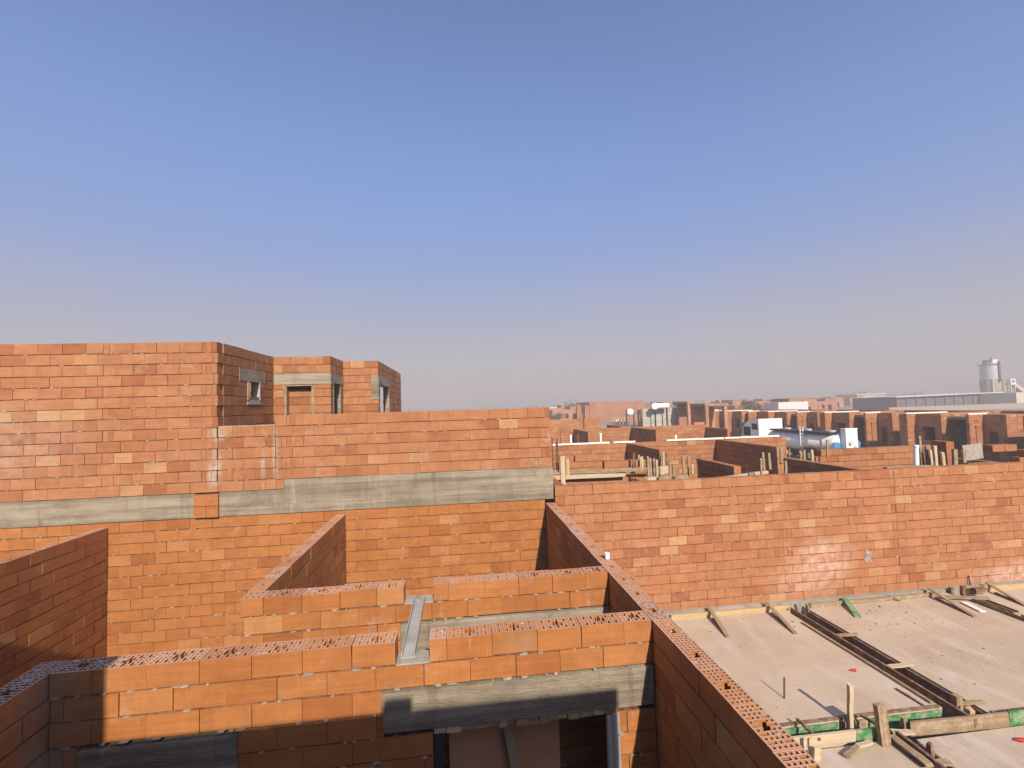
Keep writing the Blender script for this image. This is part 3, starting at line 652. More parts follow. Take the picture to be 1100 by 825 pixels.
ST = [('a',594,470,503,11.2,.03),('a',598,475,503,11.2,.025),('a',600,471,505,11.2,.03),
 ('b',697,490,517,11.0,.06),('b',700,492,517,11.0,.05),('b',703,492,516,11.0,.06),('b',706,494,516,11.0,.05),('b',690,490,500,12.6,.05),('b',681,487,500,13,.06),('b',686,489,499,13,.05),('b',694,512,519,10.4,.05),
 ('c',713,486,505,12.4,.06),('c',717,486,506,12.4,.06),('c',720,494,508,12,.05),('c',710,486,500,12.6,.06),('c',724,500,517,11,.06),('c',735,490,509,11.8,.07),('c',740,490,509,11.8,.06),('c',744,499,507,11.6,.06),
 ('d',805,512-4,514,10.2,.08),('d',818,493,513,10.4,.05),('d',821,486,503,11.4,.06),('d',827,486,502,11.4,.07),('d',845,495,518,9.75,.05),
 ('e',839,481,497,12.6,.06),('e',841,480,491,13,.05),('e',848,482,490,13.4,.05),('e',860,484,492,12.6,.07),('e',864,483,494,12.4,.07),('e',873,483,495,12.0,.07),('e',889,472,490,13.4,.06),('e',882,472,479,15,.05),
 ('f',990,468,499,10.6,.06),('f',997,479,500,10.5,.08),('f',1006,479,502,10.3,.08),('f',1014,486,502,10.2,.08),('f',1026,482,500,10.6,.11),('f',1036,484,500,10.5,.09),('f',992,480,500,10.8,.07),('f',1001,483,500,10.6,.06)]
for k, x, yt, yb, Y, w in ST:
    m = 'rust' if k == 'a' else random.choice(['wood', 'wood', 'wood', 'wood_dark', 'wood_dark', 'wood_yellow', 'wood_pale'])
    post(x, yt, yb, Y, w, m, LB[k], GR[k], 'rusty_bar' if k == 'a' else 'stake', 'bar' if k == 'a' else 'stake', random.uniform(-.02, .02))
post(605, 490, 522, 10.9, .11, 'wood_pale', 'pale upright board at the left end of the long formwork plank', None, 'upright_board', 'board')
post(610, 493, 508, 11.5, .09, 'wood_yellow', 'short yellow upright board behind the pale one at the formwork plank', None, 'upright_board', 'board')
post(689, 491, 501, 12.8, .09, 'wood_pale', 'short pale board end at the right end of the formwork plank', None, 'upright_board', 'board')
for (xa, ya, xb, yb, Y, w, m, lab) in ((773,514.5,824,507,10.6,.07,'wood_pale','pale bent lath lying slanting on the wall behind the stakes'),
        (694,517,706,515.5,10.5,.16,'wood_pale','short pale block at the foot of the crowded stakes'), (707,516.5,722,514,10.5,.16,'wood','brown board lying right of the crowded stakes'),
        (724,516,737,513.5,10.5,.18,'wood','mottled board lying at the right end of the stake cluster'), (708,506,716,504,11.6,.2,'wood_pale','pale offcut between the two stake groups'),
        (951,503,1010,501,10.2,.07,'wood','pale board lying on the right wall top beside the white pipe'), (1014,502,1037,500.5,10.1,.07,'wood','weathered board lying on the right wall top in front of the plywood piece'),
        (1038,499,1064,498,10.1,.08,'wood_dark','dark board lying against the brick pile on the right wall')):
    plank(lab, at(xa, ya, Y=Y), at(xb, yb, Y=Y+.15), .10, w, m, 'plank', 'plank')
a = at(984, 499, Y=10.4); b = at(984, 480.5, Y=10.4); m_ = MB(); m_.tube((a.x, a.y, a.z-.2), (b.x, b.y, b.z), .055, n=14); m_.tube((b.x,b.y,b.z), (b.x,b.y,b.z+.06), .065, n=14)
tag(m_.build('white_pipe', 'white', loc=(a.x, a.y, a.z), smooth=False), 'short white plastic pipe standing among the stakes on the right wall', 'pipe')
# plywood piece and bricks by the stakes on the right
a = at(1046, 500, Y=10.9); plank('mottled grey plywood piece leaning among the stakes near the brick pile', (a.x-.3, 10.9, 3.35), (a.x+.3, 10.9, 3.4), .03, .42, 'mortar_grey', 'plywood_piece', 'board')
b = MB(); q = at(1018, 500, Y=11.0)
b.box(q.x-.12, q.x+.12, 10.9, 11.3, 2.9, 3.68, 0, .1); tag(b.build('brick_pier', MATS, loc=(q.x, 11, 2.9)), 'narrow dark red brick pier standing behind the stakes', 'pier')
for i, (dx, dz, lab) in enumerate(((0, 0, 'left brick of the pair on top of the low brick stack at the right'), (.42, 0, 'right brick of the pair on top of the low brick stack at the right'))):
    b = MB(); q = at(1065, 492, Y=11.55); b.box(q.x+dx, q.x+dx+.40, 11.5, 11.75, ZB+.006, ZB+.19, 0, .75)
    tag(b.build('brick', MATS, loc=(q.x+dx, 11.6, ZB)), lab, 'brick', 'loose bricks on the low stack')

# ------------------------------------------------------------------ tank truck on the track
def truck():
    Y0 = 30.0; xc = at(908, 470, Y=Y0).x
    r = empty('tank_truck', (xc, 35, .03), 'white tank truck parked on the track behind the roofless house, tank end towards the camera', 'truck')
    def ell(t, a, b, cz): return (xc+a*math.cos(t), cz+b*math.sin(t))
    n = 28; A, B, CZ = 1.12, .78, 1.52
    b = MB()
    rings = [(Y0-.12, .0), (Y0-.10, .45), (Y0-.05, .8), (Y0, .95), (Y0+.08, 1.0), (Y0+2.2, 1.0), (Y0+2.22, 1.02), (Y0+2.3, 1.02), (Y0+2.32, 1.0), (Y0+4.6, 1.0), (Y0+4.62, 1.02), (Y0+4.7, 1.02), (Y0+4.72, 1.0), (Y0+6.9, 1.0), (Y0+7.0, .95), (Y0+7.1, .6)]
    base = len(b.v)
    for y, s in rings:
        for k in range(n):
            x, z = ell(2*math.pi*k/n, A*max(s, .01), B*max(s, .01), CZ); b.v.append((x, y, z))
    for i in range(len(rings)-1):
        for k in range(n):
            b.f.append((base+i*n+k, base+i*n+(k+1)%n, base+(i+1)*n+(k+1)%n, base+(i+1)*n+k)); b.m.append(0); b.t.append(.5); b.p.append(0)
    b.face([b.v[base+(len(rings)-1)*n+k] for k in range(n)])
    b.m = [1 if k < 4*n else 0 for k in range(len(b.f))]
    tk = b.build('tank', ['tank_grey', 'white'], r, smooth=True)
    b = MB(); b.box(xc-.95, xc-.45, Y0+.3, Y0+6.8, CZ+B-.06, CZ+B+.06); b.box(xc-.3, xc+.3, Y0+.3, Y0+6.8, CZ+B-.01, CZ+B+.05); b.build('walkway', 'dark_metal', tk)
    for yy in (Y0+1.2, Y0+3.5, Y0+5.8):
        b = MB(); b.tube((xc, yy, CZ+B), (xc, yy, CZ+B+.16), .28, n=16); b.build('hatch', 'steel', tk)
    b = MB(); b.box(xc-.46, xc+.46, Y0-.55, Y0-.125, .95, 2.62); b.box(xc-.5, xc+.5, Y0-.57, Y0-.10, 2.62, 2.68)
    cb = b.build('rear_cabinet', 'white', r)
    b = MB(); b.tube((xc-.15, Y0-.56, 1.65), (xc-.15, Y0-.70, 1.65), .13, n=14); b.tube((xc+.2, Y0-.56, 1.35), (xc+.2, Y0-.66, 1.35), .09, n=12); b.build('valve', 'steel', cb)
    for s in (-1, 1):
        b = MB(); pts = [(xc+s*x, z) for x, z in ((.50, 1.25), (1.02, 1.25), (1.10, 1.62), (1.0, 1.72), (.62, 1.66), (.50, 1.5))]
        f0 = [(x, Y0-.125, z) for x, z in pts]; f1 = [(x, Y0-.085, z) for x, z in pts]
        b.face(f0 if s > 0 else f0[::-1]); 
        for k in range(len(pts)): b.face([f0[k], f0[(k+1)%6], f1[(k+1)%6], f1[k]])
        tag(b.build('emblem', 'blue', r), 'blue painted panel on the tank end')
    b = MB(); b.box(xc-1.05, xc+1.05, Y0-.2, Y0-.05, .55, .75); b.box(xc-.55, xc-.35, Y0, Y0+9, .62, .85); b.box(xc+.35, xc+.55, Y0, Y0+9, .62, .85); b.box(xc-.55, xc+.55, Y0+.4, Y0+.7, .62, .9); b.box(xc-.55, xc+.55, Y0+6, Y0+6.3, .62, .9); b.build('chassis', 'dark_metal', r)
    yc = Y0+7.9
    b = MB(); b.v = []
    prof = [(yc, .75), (yc+2.5, .75), (yc+2.55, 1.6), (yc+2.35, 2.45), (yc+2.1, 2.6), (yc+1.3, 3.1), (yc, 3.18)]
    L_ = [(xc-1.15, y, z) for y, z in prof]; R_ = [(xc+1.15, y, z) for y, z in prof]; m = len(prof)
    b.face(L_[::-1]); b.face(R_)
    for k in range(m): b.face([L_[k], L_[(k+1)%m], R_[(k+1)%m], R_[k]])
    cab = b.build('cab', 'white', r)
    md = cab.modifiers.new('edge', 'BEVEL'); md.width = .06; md.segments = 2
    for (a0, a1, z0, z1) in ((1.2, 2.2, 1.6, 2.42), (.2, .95, 2.2, 2.75)):
        f = MB(); f.box(xc-1.175, xc-1.14, yc+a0, yc+a1, z0, z1); w = f.build('window', 'dark_metal', cab)
        g_ = MB(); g_.box(xc-1.185, xc-1.176, yc+a0+.08, yc+a1-.08, z0+.08, z1-.08); g_.build('pane', 'glass', w)
    f = MB(); f.box(xc-.95, xc+.95, yc+2.47, yc+2.56, 1.65, 2.4); f.build('windscreen', 'glass', cab)
    f = MB(); f.box(xc-1.45, xc-1.3, yc+2.3, yc+2.4, 1.7, 2.2); f.tube((xc-1.15, yc+2.35, 2.2), (xc-1.38, yc+2.35, 2.2), .02); f.build('mirror', 'dark_metal', cab)
    f = MB(); f.box(xc-1.2, xc+1.2, yc+2.5, yc+2.7, .45, .85); f.build('bumper', 'white', r)
    for yy in (Y0+.8, Y0+2.1, Y0+6.2, yc+1.7):
        for s in (-1, 1):
            f = MB(); f.tube((xc+s*1.12, yy, .52), (xc+s*.80, yy, .52), .49, n=22); w = f.build('wheel', 'rubber', r)
            f = MB(); f.tube((xc+s*1.13, yy, .52), (xc+s*1.05, yy, .52), .26, n=16); f.build('rim', 'steel', w)
    f = MB(); f.box(xc-1.17, xc-1.13, Y0+.2, Y0+2.7, .95, 1.12); f.box(xc+1.13, xc+1.17, Y0+.2, Y0+2.7, .95, 1.12); f.build('mudguard', 'dark_metal', r)
    f = MB(); f.tube((xc-1.2, Y0+2.9, 1.2), (xc-1.2, Y0+2.9, 2.7), .035); f.tube((xc-.95, Y0+2.9, 1.2), (xc-.95, Y0+2.9, 2.7), .035)
    for k in range(5): f.tube((xc-1.2, Y0+2.9, 1.3+k*.28), (xc-.95, Y0+2.9, 1.3+k*.28), .02, n=6)
    f.build('ladder', 'white', r)
truck()

# ------------------------------------------------------------------ terrace along the track
XT = 36.9
def terrace(Y0):
    r = empty('terrace_house', (XT+4, Y0, 0), None, 'house', 'terrace of brick shells along the track')
    zt = 3.42
    def R(o, d, L, z1=zt, **k): return dict(o=(o[0], Y0+o[1]), d=d, L=L, t=.2, z0=0, z1=z1, seed=int(600+o[0]*3+o[1]*17), wob=.006, vj=.012, hj=.014, **k)
    runs_part(r, [R((35.75, 0), 'x', 9), R((35.75, .2), 'y', .45)])
    runs_part(r, [R((37.1, 2.5), 'x', 1.8), R((37.1, 2.7), 'y', 1.15, cuts=[(.35, .9, 0, 2.2)])])
    runs_part(r, [R((35.9, 3.85), 'x', 1.6, cuts=[(.5, .55, 0, 2.6)])])
    runs_part(r, [R((36.6, 6.3), 'x', 2.6, cuts=[(.9, 1.5, 1.9, 2.3)]), R((36.6, 6.5), 'y', 1.7, cuts=[(.3, 1.2, 1.3, 2.5)])])
    runs_part(r, [R((44.5, .2), 'y', 7.9), R((40, .2), 'y', 7.9, 3.2, cuts=[(1, 1.9, 0, 2.2), (4, 4.9, 0, 2.2)])])
    b = MB(); b.box(37.15, 44.4, Y0+2.75, Y0+8.1, 3.0, 3.2); b.build('roof_slab', 'concrete', r)
    b = MB(); b.box(35.72, 39.5, Y0-.03, Y0+.1, zt+.003, zt+.10); b.box(35.88, 37.4, Y0+3.82, Y0+3.95, zt+.003, zt+.10); b.build('coping', 'white_board', r)
    b = MB(); b.tube((37.0, Y0-.1, 0), (37.0, Y0-.1, zt), .075, n=10); b.build('downpipe', 'white', r)
    b = MB(); b.box(36.56, 36.6, Y0+6.75, Y0+7.75, 1.25, 1.32); b.build('sill', 'concrete_pale', r)
    return r
t0 = terrace(32.5)
names = {-1: 'nearest terrace shell with a long shaded side at the right picture edge', 0: 'terrace shell with a tall lit pier at right, nearest one fully in view', 1: 'terrace shell directly behind the tank truck tail', 2: 'terrace shell behind the white truck cab', 3: 'terrace shell just left of the truck cab', 4: 'terrace shell with dark bays beyond the roofless house', 5: 'last terrace shell with a dark bay beside the grey block wall', 6: 'far terrace shell mostly hidden behind the last dark bay'}
for k in (-1, 1, 2, 3, 4, 5, 6):
    o = copy_tree(t0); o.location.y += 8.2*k; o['label'] = names[k]
t0['label'] = names[0]
# low dark canopy bays at the far end
for k, (xa, xb, ya, yb, Y, lab) in enumerate(((741, 754, 431, 448, 58, 'dark bay frame of concrete left in the gap before the terrace'), (761, 777, 433, 460, 47, 'larger dark concrete bay frame standing at the track end'))):
    p0, p1 = at(xa, yb, Y=Y), at(xb, ya, Y=Y); r = empty('bay_shelter', ((p0.x+p1.x)/2, Y, 0), lab, 'shelter', 'concrete bay frames')
    b = MB(); b.box(p0.x-.3, p1.x+.6, Y, Y+3, p1.z-.3, p1.z); b.build('roof', 'concrete', r)
    for x in (p0.x, p1.x+.3):
        b = MB(); b.box(x-.2, x+.15, Y+.05, Y+.4, 0, p1.z-.3); b.build('column', 'far_brick', r)
    b = MB(); b.box(p0.x-.3, p1.x+.6, Y+2.7, Y+3, 0, p1.z-.3); b.build('wall', 'far_brick', r)

# ------------------------------------------------------------------ middle distance
q = at(690, 437, Y=62); q2 = at(741, 437, Y=62)
b = MB(); b.box(q.x, q2.x, 62, 62.3, 0, at(715, 438, Y=62).z); tag(b.build('block_wall', 'grey_block', loc=((q.x+q2.x)/2, 62, 0)), 'pale grey block wall beneath the white cylinder tank', 'wall')
r = empty('storage_tank', (at(709, 438, Y=60).x, 60.5, 0), 'white horizontal cylinder tank on legs above the grey block wall', 'tank')
a, c = at(702, 436.3, Y=60.6), at(719, 435.5, Y=60.6); zc = a.z
b = MB(); b.tube((a.x, 60.8, zc), (c.x, 61.0, zc), .38, n=20); b.tube((a.x-.12, 60.8, zc), (a.x, 60.8, zc), .18, .38, n=20); b.build('body', 'white', r)
b = MB(); b.tube((a.x+.1, 60.35, zc), (a.x+.1, 60.42, zc), .46, n=20); b.build('dial_plate', 'white', r)
for x in (a.x+.3, c.x-.3):
    b = MB(); b.box(x-.06, x+.06, 60.7, 61, 0, zc-.34); b.build('leg', 'dark_metal', r)
# orange gable block
a, c = at(633, 433, Y=114), at(691, 433, Y=114)
def shell(name, label, x0, x1, y0, y1, h, seed, parent=None):
    rng = random.Random(seed); r = empty(name, ((x0+x1)/2, (y0+y1)/2, 0), label, 'house')
    b = MB(); t = .25
    b.box(x0, x1, y0, y0+t, 0, h); b.box(x0, x0+t, y0+t, y1, 0, h); b.box(x1-t, x1, y0+t, y1, 0, h); b.box(x0+t, x1-t, y1-t, y1, 0, h-.2)
    b.build('wall', 'far_brick', r)
    return r
z_ = at(650, 431.5, Y=114).z
shell('unfinished_house', 'broad orange brick shell on the skyline behind the white dome', a.x, c.x, 114, 126, z_, 1)
# white mixer drum by the workers
MY = 92
a = at(677, 447, Y=MY); r = empty('concrete_mixer', (a.x, MY, 0), 'white rounded mixer drum standing behind the second roofless house', 'mixer')
zz = at(677, 443, Y=MY).z
b = MB(); rr = [(-.85, .05), (-.80, .4), (-.6, .65), (-.2, .80), (.15, .82), (.5, .72), (.8, .5), (.95, .3)]
n = 18
for y, s in rr:
    for k in range(n): b.v.append((a.x+s*math.cos(6.2832*k/n), MY+y*.7, zz+s*math.sin(6.2832*k/n)))
for i in range(len(rr)-1):
    for k in range(n): b.f.append((i*n+k, i*n+(k+1)%n, (i+1)*n+(k+1)%n, (i+1)*n+k)); b.m.append(0); b.t.append(.5); b.p.append(0)
b.build('drum', 'white', r, smooth=True)
b = MB(); b.box(a.x-.9, a.x-.7, MY-.2, MY+.2, 0, zz+.6); b.box(a.x+.7, a.x+.85, MY-.2, MY+.2, 0, zz); b.box(a.x-.9, a.x+2.6, MY-.1, MY+.1, zz-.3, zz-.15); b.build('stand', 'dark_metal', r)
# people
def person(x, y, lab, seed, turn=0):
    rng = random.Random(seed)
    V = [(0,0,.95),(0,0,1.15),(0,0,1.40),(0,0,1.52),(0,-.01,1.66),(0,0,1.74),
         (.19,0,1.40),(.24,.02,1.12),(.22,-.08,.88),(.22,-.12,.80),(-.19,0,1.40),(-.26,.02,1.13),(-.25,-.06,.88),(-.25,-.10,.80),
         (.10,0,.90),(.11,-.02,.48),(.12,.03,.08),(.12,-.12,.04),(-.10,0,.90),(-.12,-.04,.48),(-.13,.02,.08),(-.13,-.13,.04)]
    Ed = [(0,1),(1,2),(2,3),(3,4),(4,5),(2,6),(6,7),(7,8),(8,9),(2,10),(10,11),(11,12),(12,13),(0,14),(14,15),(15,16),(16,17),(0,18),(18,19),(19,20),(20,21)]
    Rr = [.14,.14,.15,.055,.095,.06,.065,.05,.038,.035,.065,.05,.038,.035,.09,.065,.05,.04,.09,.065,.05,.04]
    me = bpy.data.meshes.new('person'); me.from_pydata(V, Ed, [])
    o = bpy.data.objects.new('person', me); COL.objects.link(o)
    o.location = (x, y, 0); o.rotation_euler = (0, 0, turn)
    s = o.modifiers.new('skin', 'SKIN'); o.modifiers.new('sub', 'SUBSURF').levels = 1
    for i, rad in enumerate(Rr): me.skin_vertices[0].data[i].radius = (rad, rad*.85 if i < 3 else rad)
    me.skin_vertices[0].data[0].use_root = True
    me.materials.append(M['skin'])
    tag(o, lab, 'person', 'workers beside the white mixer drum')
    b = MB()
    n = 12
    for z, a_, b_ in ((.86,.185,.15),(1.1,.18,.145),(1.35,.21,.15),(1.46,.13,.11)):
        for k in range(n): b.v.append((a_*math.cos(6.2832*k/n), b_*math.sin(6.2832*k/n), z))
    for i in range(3):
        for k in range(n): b.f.append((i*n+k, i*n+(k+1)%n, (i+1)*n+(k+1)%n, (i+1)*n+k)); b.m.append(0); b.t.append(.5); b.p.append(0)
    b.build('vest', 'hivis', o)
    b = MB()
    for sx in (-1, 1): b.tube((sx*.10, 0, .90), (sx*.12, -.02, .48), .105, .085, n=10); b.tube((sx*.12, -.02, .48), (sx*.12, .02, .08), .085, .075, n=10)
    b.build('trousers', 'cloth', o)
    b = MB(); b.tube((0, 0, 1.70), (0, 0, 1.80), .12, .07, n=12); b.build('helmet', 'white' if seed % 2 else 'hivis', o)
    return o
for i, (px, Y) in enumerate(((657, 96), (659.3, 98), (661.7, 95), (664, 98), (667.5, 97), (671, 96))):
    a = at(px, 447, Y=Y)
    person(a.x, Y, 'worker in a yellow vest and dark trousers standing left of the white drum', i, random.uniform(0, 6))

# ------------------------------------------------------------------ far field
def far_house(label, variant):
    rng = random.Random(variant*31)
    w, dp, h = (9.5, 9, 3.5) if variant == 0 else ((12, 8, 3.3) if variant == 1 else (8, 11, 3.9))
    b = MB(); t = .25
    xs = [0]; ops = []
    x = 1.0
    while x < w-1.6:
        ww = rng.uniform(.9, 1.5); ops.append((x, x+ww, 0 if rng.random() < .5 else 1.0, 2.3)); x += ww+rng.uniform(.8, 1.8)
    cur = 0
    for (a, c, z0, z1) in ops:
        b.box(cur, a, 0, t, 0, h); b.box(a, c, 0, t, z1, h)
        if z0 > 0: b.box(a, c, 0, t, 0, z0)
        cur = c
    b.box(cur, w, 0, t, 0, h)
    b.box(0, t, t, dp, 0, h); b.box(w-t, w, t, dp, 0, h); b.box(t, w-t, dp-t, dp, 0, h); b.box(w*.5, w*.5+t, t, dp-t, 0, h-.3); b.box(t, w-t, dp*.5, dp*.5+t, 0, h-.2)
    if variant != 1: b.box(w*.55, w-.002, .3, dp*.6, h-.001, h+.9)
    if variant == 1: b.box(.3, w-.3, -.02, .3, h+.003, h+.18, 1)
    o = b.build('brick_house', ['far_brick', 'white_board'], loc=(0, 0, 0))
    return tag(o, label, 'house', 'far rows of brick shells in the haze')
protos = []
rng = random.Random(77)
first = {}
def put(variant, x, y, lab, rot=0, sc_=1):
    if variant not in first:
        o = far_house(lab, variant); first[variant] = o
    else:
        o = first[variant].copy(); COL.objects.link(o)
    o.location = (x, y, 0); o.rotation_euler = (0, 0, rot); o['label'] = lab
    return o
FL = 'small brick shell house among the far hazy rows on the skyline'
for row, Y in enumerate((66, 84, 104, 116, 128, 142, 156, 172, 190, 210, 235, 262, 290, 330, 380, 450)):
    xm, xM = Y*.12, Y*1.35
    x = xm
    while x < xM:
        x += rng.uniform(10, 14) + (rng.uniform(4, 14) if rng.random() < .2 else 0)
        if Y < 100 and (x < Y*.42 and Y < 84 or 24 < x < 35 or (x > 30 and Y < 92)): continue
        if 100 < Y < 180 and x > Y*.84: continue
        if Y == 84 and x < 40: continue
        if Y < 125 and .17*Y-10 < x < .47*Y: continue
        put(rng.choice((0, 0, 1, 2)), x, Y+rng.uniform(-3, 3), FL)
# long shed
YS = 128
a, c = at(963, 432, Y=YS), at(1091, 430, Y=YS); r = empty('long_shed', ((a.x+c.x)/2, YS+8, 0), 'long low dark shed with a pale roof in front of the silo', 'shed')
zt = at(1030, 422.5, Y=YS).z
xs = at(1050, 425, Y=YS).x; xd = at(1076, 425, Y=YS).x
b = MB(); b.box(a.x, xs, YS, YS+16, 0, zt-.8)
b.build('wall', 'shed_dark', r)
b = MB(); b.box(xs, xd, YS-.05, YS+16, 0, zt-.35); tag(b.build('wall', 'shed_red', r), 'reddish end bay of the shed')
b = MB(); b.box(xd, c.x, YS-.02, YS+16, 0, zt-1.0); tag(b.build('wall', 'grey_block', r), 'grey end bay of the shed')
b = MB(); b.face([(a.x-1,YS-1,zt-.55),(xd,YS-1,zt+.0),(xd,YS+17,zt+.03),(a.x-1,YS+17,zt-.5)]); b.face([(a.x-1,YS-1,zt-.75),(a.x-1,YS+17,zt-.7),(xd,YS+17,zt-.15),(xd,YS-1,zt-.2)]); b.face([(a.x-1,YS-1,zt-.75),(xd,YS-1,zt-.2),(xd,YS-1,zt),(a.x-1,YS-1,zt-.55)]); b.build('roof', 'roofing', r)
for k in range(9):
    x = a.x+(xs-a.x)*k/8.5; b = MB(); b.box(x-.12, x+.12, YS-.3, YS-.02, 0, zt-1.0); b.build('post', 'shed_red', r)
# cream wall and building at the right edge
a2 = at(1092, 430, Y=118); b = MB(); b.box(a2.x, a2.x+40, 118, 130, 0, at(1095, 421.5, Y=118).z); o = b.build('cream_building', 'cream', loc=(a2.x+20, 124, 0)); tag(o, 'plain cream building right of the shed at the picture edge', 'building')
a3, c3 = at(955, 436, Y=112), at(1100, 436, Y=112); b = MB(); b.box(a3.x, c3.x+40, 112, 112.3, 0, at(1030, 435.2, Y=112).z); tag(b.build('boundary_wall', 'mortar_grey', loc=((a3.x+c3.x)/2, 112, 0)), 'long greyish boundary wall in front of the shed', 'wall')
# silo
YS = 150
a, c = at(1058.3, 400, Y=YS), at(1077, 400, Y=YS); xc = (a.x+c.x)/2+2.3; R0 = (c.x-a.x)/2*.76
zt, zb = at(1068, 391, Y=YS).z, at(1068, 407.5, Y=YS).z
r = empty('silo', (xc, YS+R0, 0), 'tall steel cement silo with a railed top on the skyline at right', 'silo')
yc = YS+R0
b = MB()
for k in range(6): b.tube((xc,yc,zb+(zt-zb)*k/6+.02), (xc,yc,zb+(zt-zb)*(k+1)/6-.02), R0, n=32); b.tube((xc,yc,zb+(zt-zb)*(k+1)/6-.04), (xc,yc,zb+(zt-zb)*(k+1)/6+.04), R0+.03, n=32)
b.tube((xc,yc,zt), (xc,yc,zt+.7), R0, R0*.25, n=32); b.build('body', 'steel', r, smooth=False)
b = MB(); b.tube((xc-.15,yc,0), (xc-.15,yc,zb-.03), R0*.93, n=28); b.build('skirt', 'skirt_dust', r)
b = MB(); b.tube((xc,yc,zt-.25), (xc,yc,zt), R0+.25, n=32); b.build('platform', 'dark_metal', r)
b = MB()
for k in range(14):
    t = 6.2832*k/14; b.tube((xc+(R0+.2)*math.cos(t), yc+(R0+.2)*math.sin(t), zt), (xc+(R0+.2)*math.cos(t), yc+(R0+.2)*math.sin(t), zt+1.2), .06, n=6)
for zz in (.6, 1.2):
    for k in range(28):
        t, t2 = 6.2832*k/28, 6.2832*(k+1)/28; b.tube((xc+(R0+.2)*math.cos(t), yc+(R0+.2)*math.sin(t), zt+zz), (xc+(R0+.2)*math.cos(t2), yc+(R0+.2)*math.sin(t2), zt+zz), .05, n=5)
b.build('railing', 'steel', r)
b = MB(); b.box(xc+.2, xc+R0*.95, yc-.9, yc+.9, zt+.2, zt+1.9); b.build('filter_unit', 'white', r)
b = MB(); b.box(xc-R0*.7, xc-.2, yc-.9, yc+.9, zt+.2, zt+1.7); b.tube((xc+.7, yc, zt+1.9), (xc+.7, yc, zt+2.8), .25, n=8); b.build('vent', 'dark_metal', r)
b = MB(); b.box(xc-.45, xc+.25, yc-R0-.45, yc-R0-.05, zb-1, zt+1.2); b.build('ladder', 'rust', r)
for sx in (-1, 1):
    for sy in (-1, 1):
        b = MB(); b.box(xc+sx*R0*.72-.22, xc+sx*R0*.72+.22, yc+sy*R0*.72-.22, yc+sy*R0*.72+.22, 0, zb+.3); b.build('leg', 'cream', r)
b = MB()
for k in range(5):
    z0, z1 = zb*.2*k, zb*.2*(k+1); b.tube((xc+R0*.75, yc-R0*.9, z0), (xc+R0*1.2, yc-R0*.9, z1), .1, n=5); b.tube((xc+R0*1.2, yc-R0*.9, z0), (xc+R0*.75, yc-R0*.9, z1), .1, n=5)
for q in (.75, 1.2): b.tube((xc+R0*q, yc-R0*.9, 0), (xc+R0*q, yc-R0*.9, zb+.6), .16, n=6)
b.build('stair_frame', 'cream', r)
# hopper and conveyor
a = at(1085, 410, Y=YS); r = empty('hopper', (a.x, YS, 0), 'white hopper with a round opening beside the silo', 'hopper')
b = MB(); b.box(a.x-1.1, a.x+1.1, YS-1, YS+1, a.z-1.2, a.z+1.1); b.build('bin', 'white', r)
b = MB(); b.tube((a.x, YS-1.04, a.z+.1), (a.x, YS-1.0, a.z+.1), .5, n=16); b.build('opening', 'dark_metal', r)
for s in (-1, 1):
    b = MB(); b.box(a.x+s*.9-.15, a.x+s*.9+.15, YS-.9, YS-.6, 0, a.z-1.2); b.build('leg', 'cream', r)
q0, q1 = at(1086, 411, Y=YS+1), at(1102, 422.5, Y=YS+1)
r = empty('conveyor', ((q0.x+q1.x)/2, YS+1, 0), 'slanting conveyor running down right from the hopper', 'conveyor')
d = (q1-q0); q1 = q0+d*1.25
b = MB(); b.tube(q0, q1, .9, n=4); b.build('belt_housing', 'cream', r)
for t in (.3, .75):
    m_ = q0.lerp(q1, t); b = MB(); b.box(m_.x-.2, m_.x+.2, YS+.6, YS+1.4, 0, max(.5, m_.z-.6)); b.build('leg', 'dark_metal', r)
# far pale roofed halls
for (xa, xb, y1, Y, lab) in ((920, 950, 423.2, 230, 'long white-roofed hall on the skyline left of the shed'), (592, 616, 437.5, 150, 'long cream hall on the skyline beside the tall house')):
    a, c = at(xa, y1, Y=Y), at(xb, y1, Y=Y); r = empty('far_hall', ((a.x+c.x)/2, Y+6, 0), lab, 'hall', 'pale halls on the skyline')
    b = MB(); b.box(a.x, c.x, Y, Y+14, 0, a.z-.6); b.build('wall', 'cream', r)
    b = MB(); b.box(a.x-.5, c.x+.5, Y-.6, Y+15, a.z-.597, a.z); b.build('roof', 'roofing', r)
a, c = at(836, 432, Y=95), at(868, 432, Y=95)
b = MB(); b.box(a.x, c.x, 95, 100, 0, at(850, 431.8, Y=95).z); tag(b.build('white_container', 'roofing', loc=((a.x+c.x)/2, 97, 0)), 'long white site container behind the terrace', 'container')
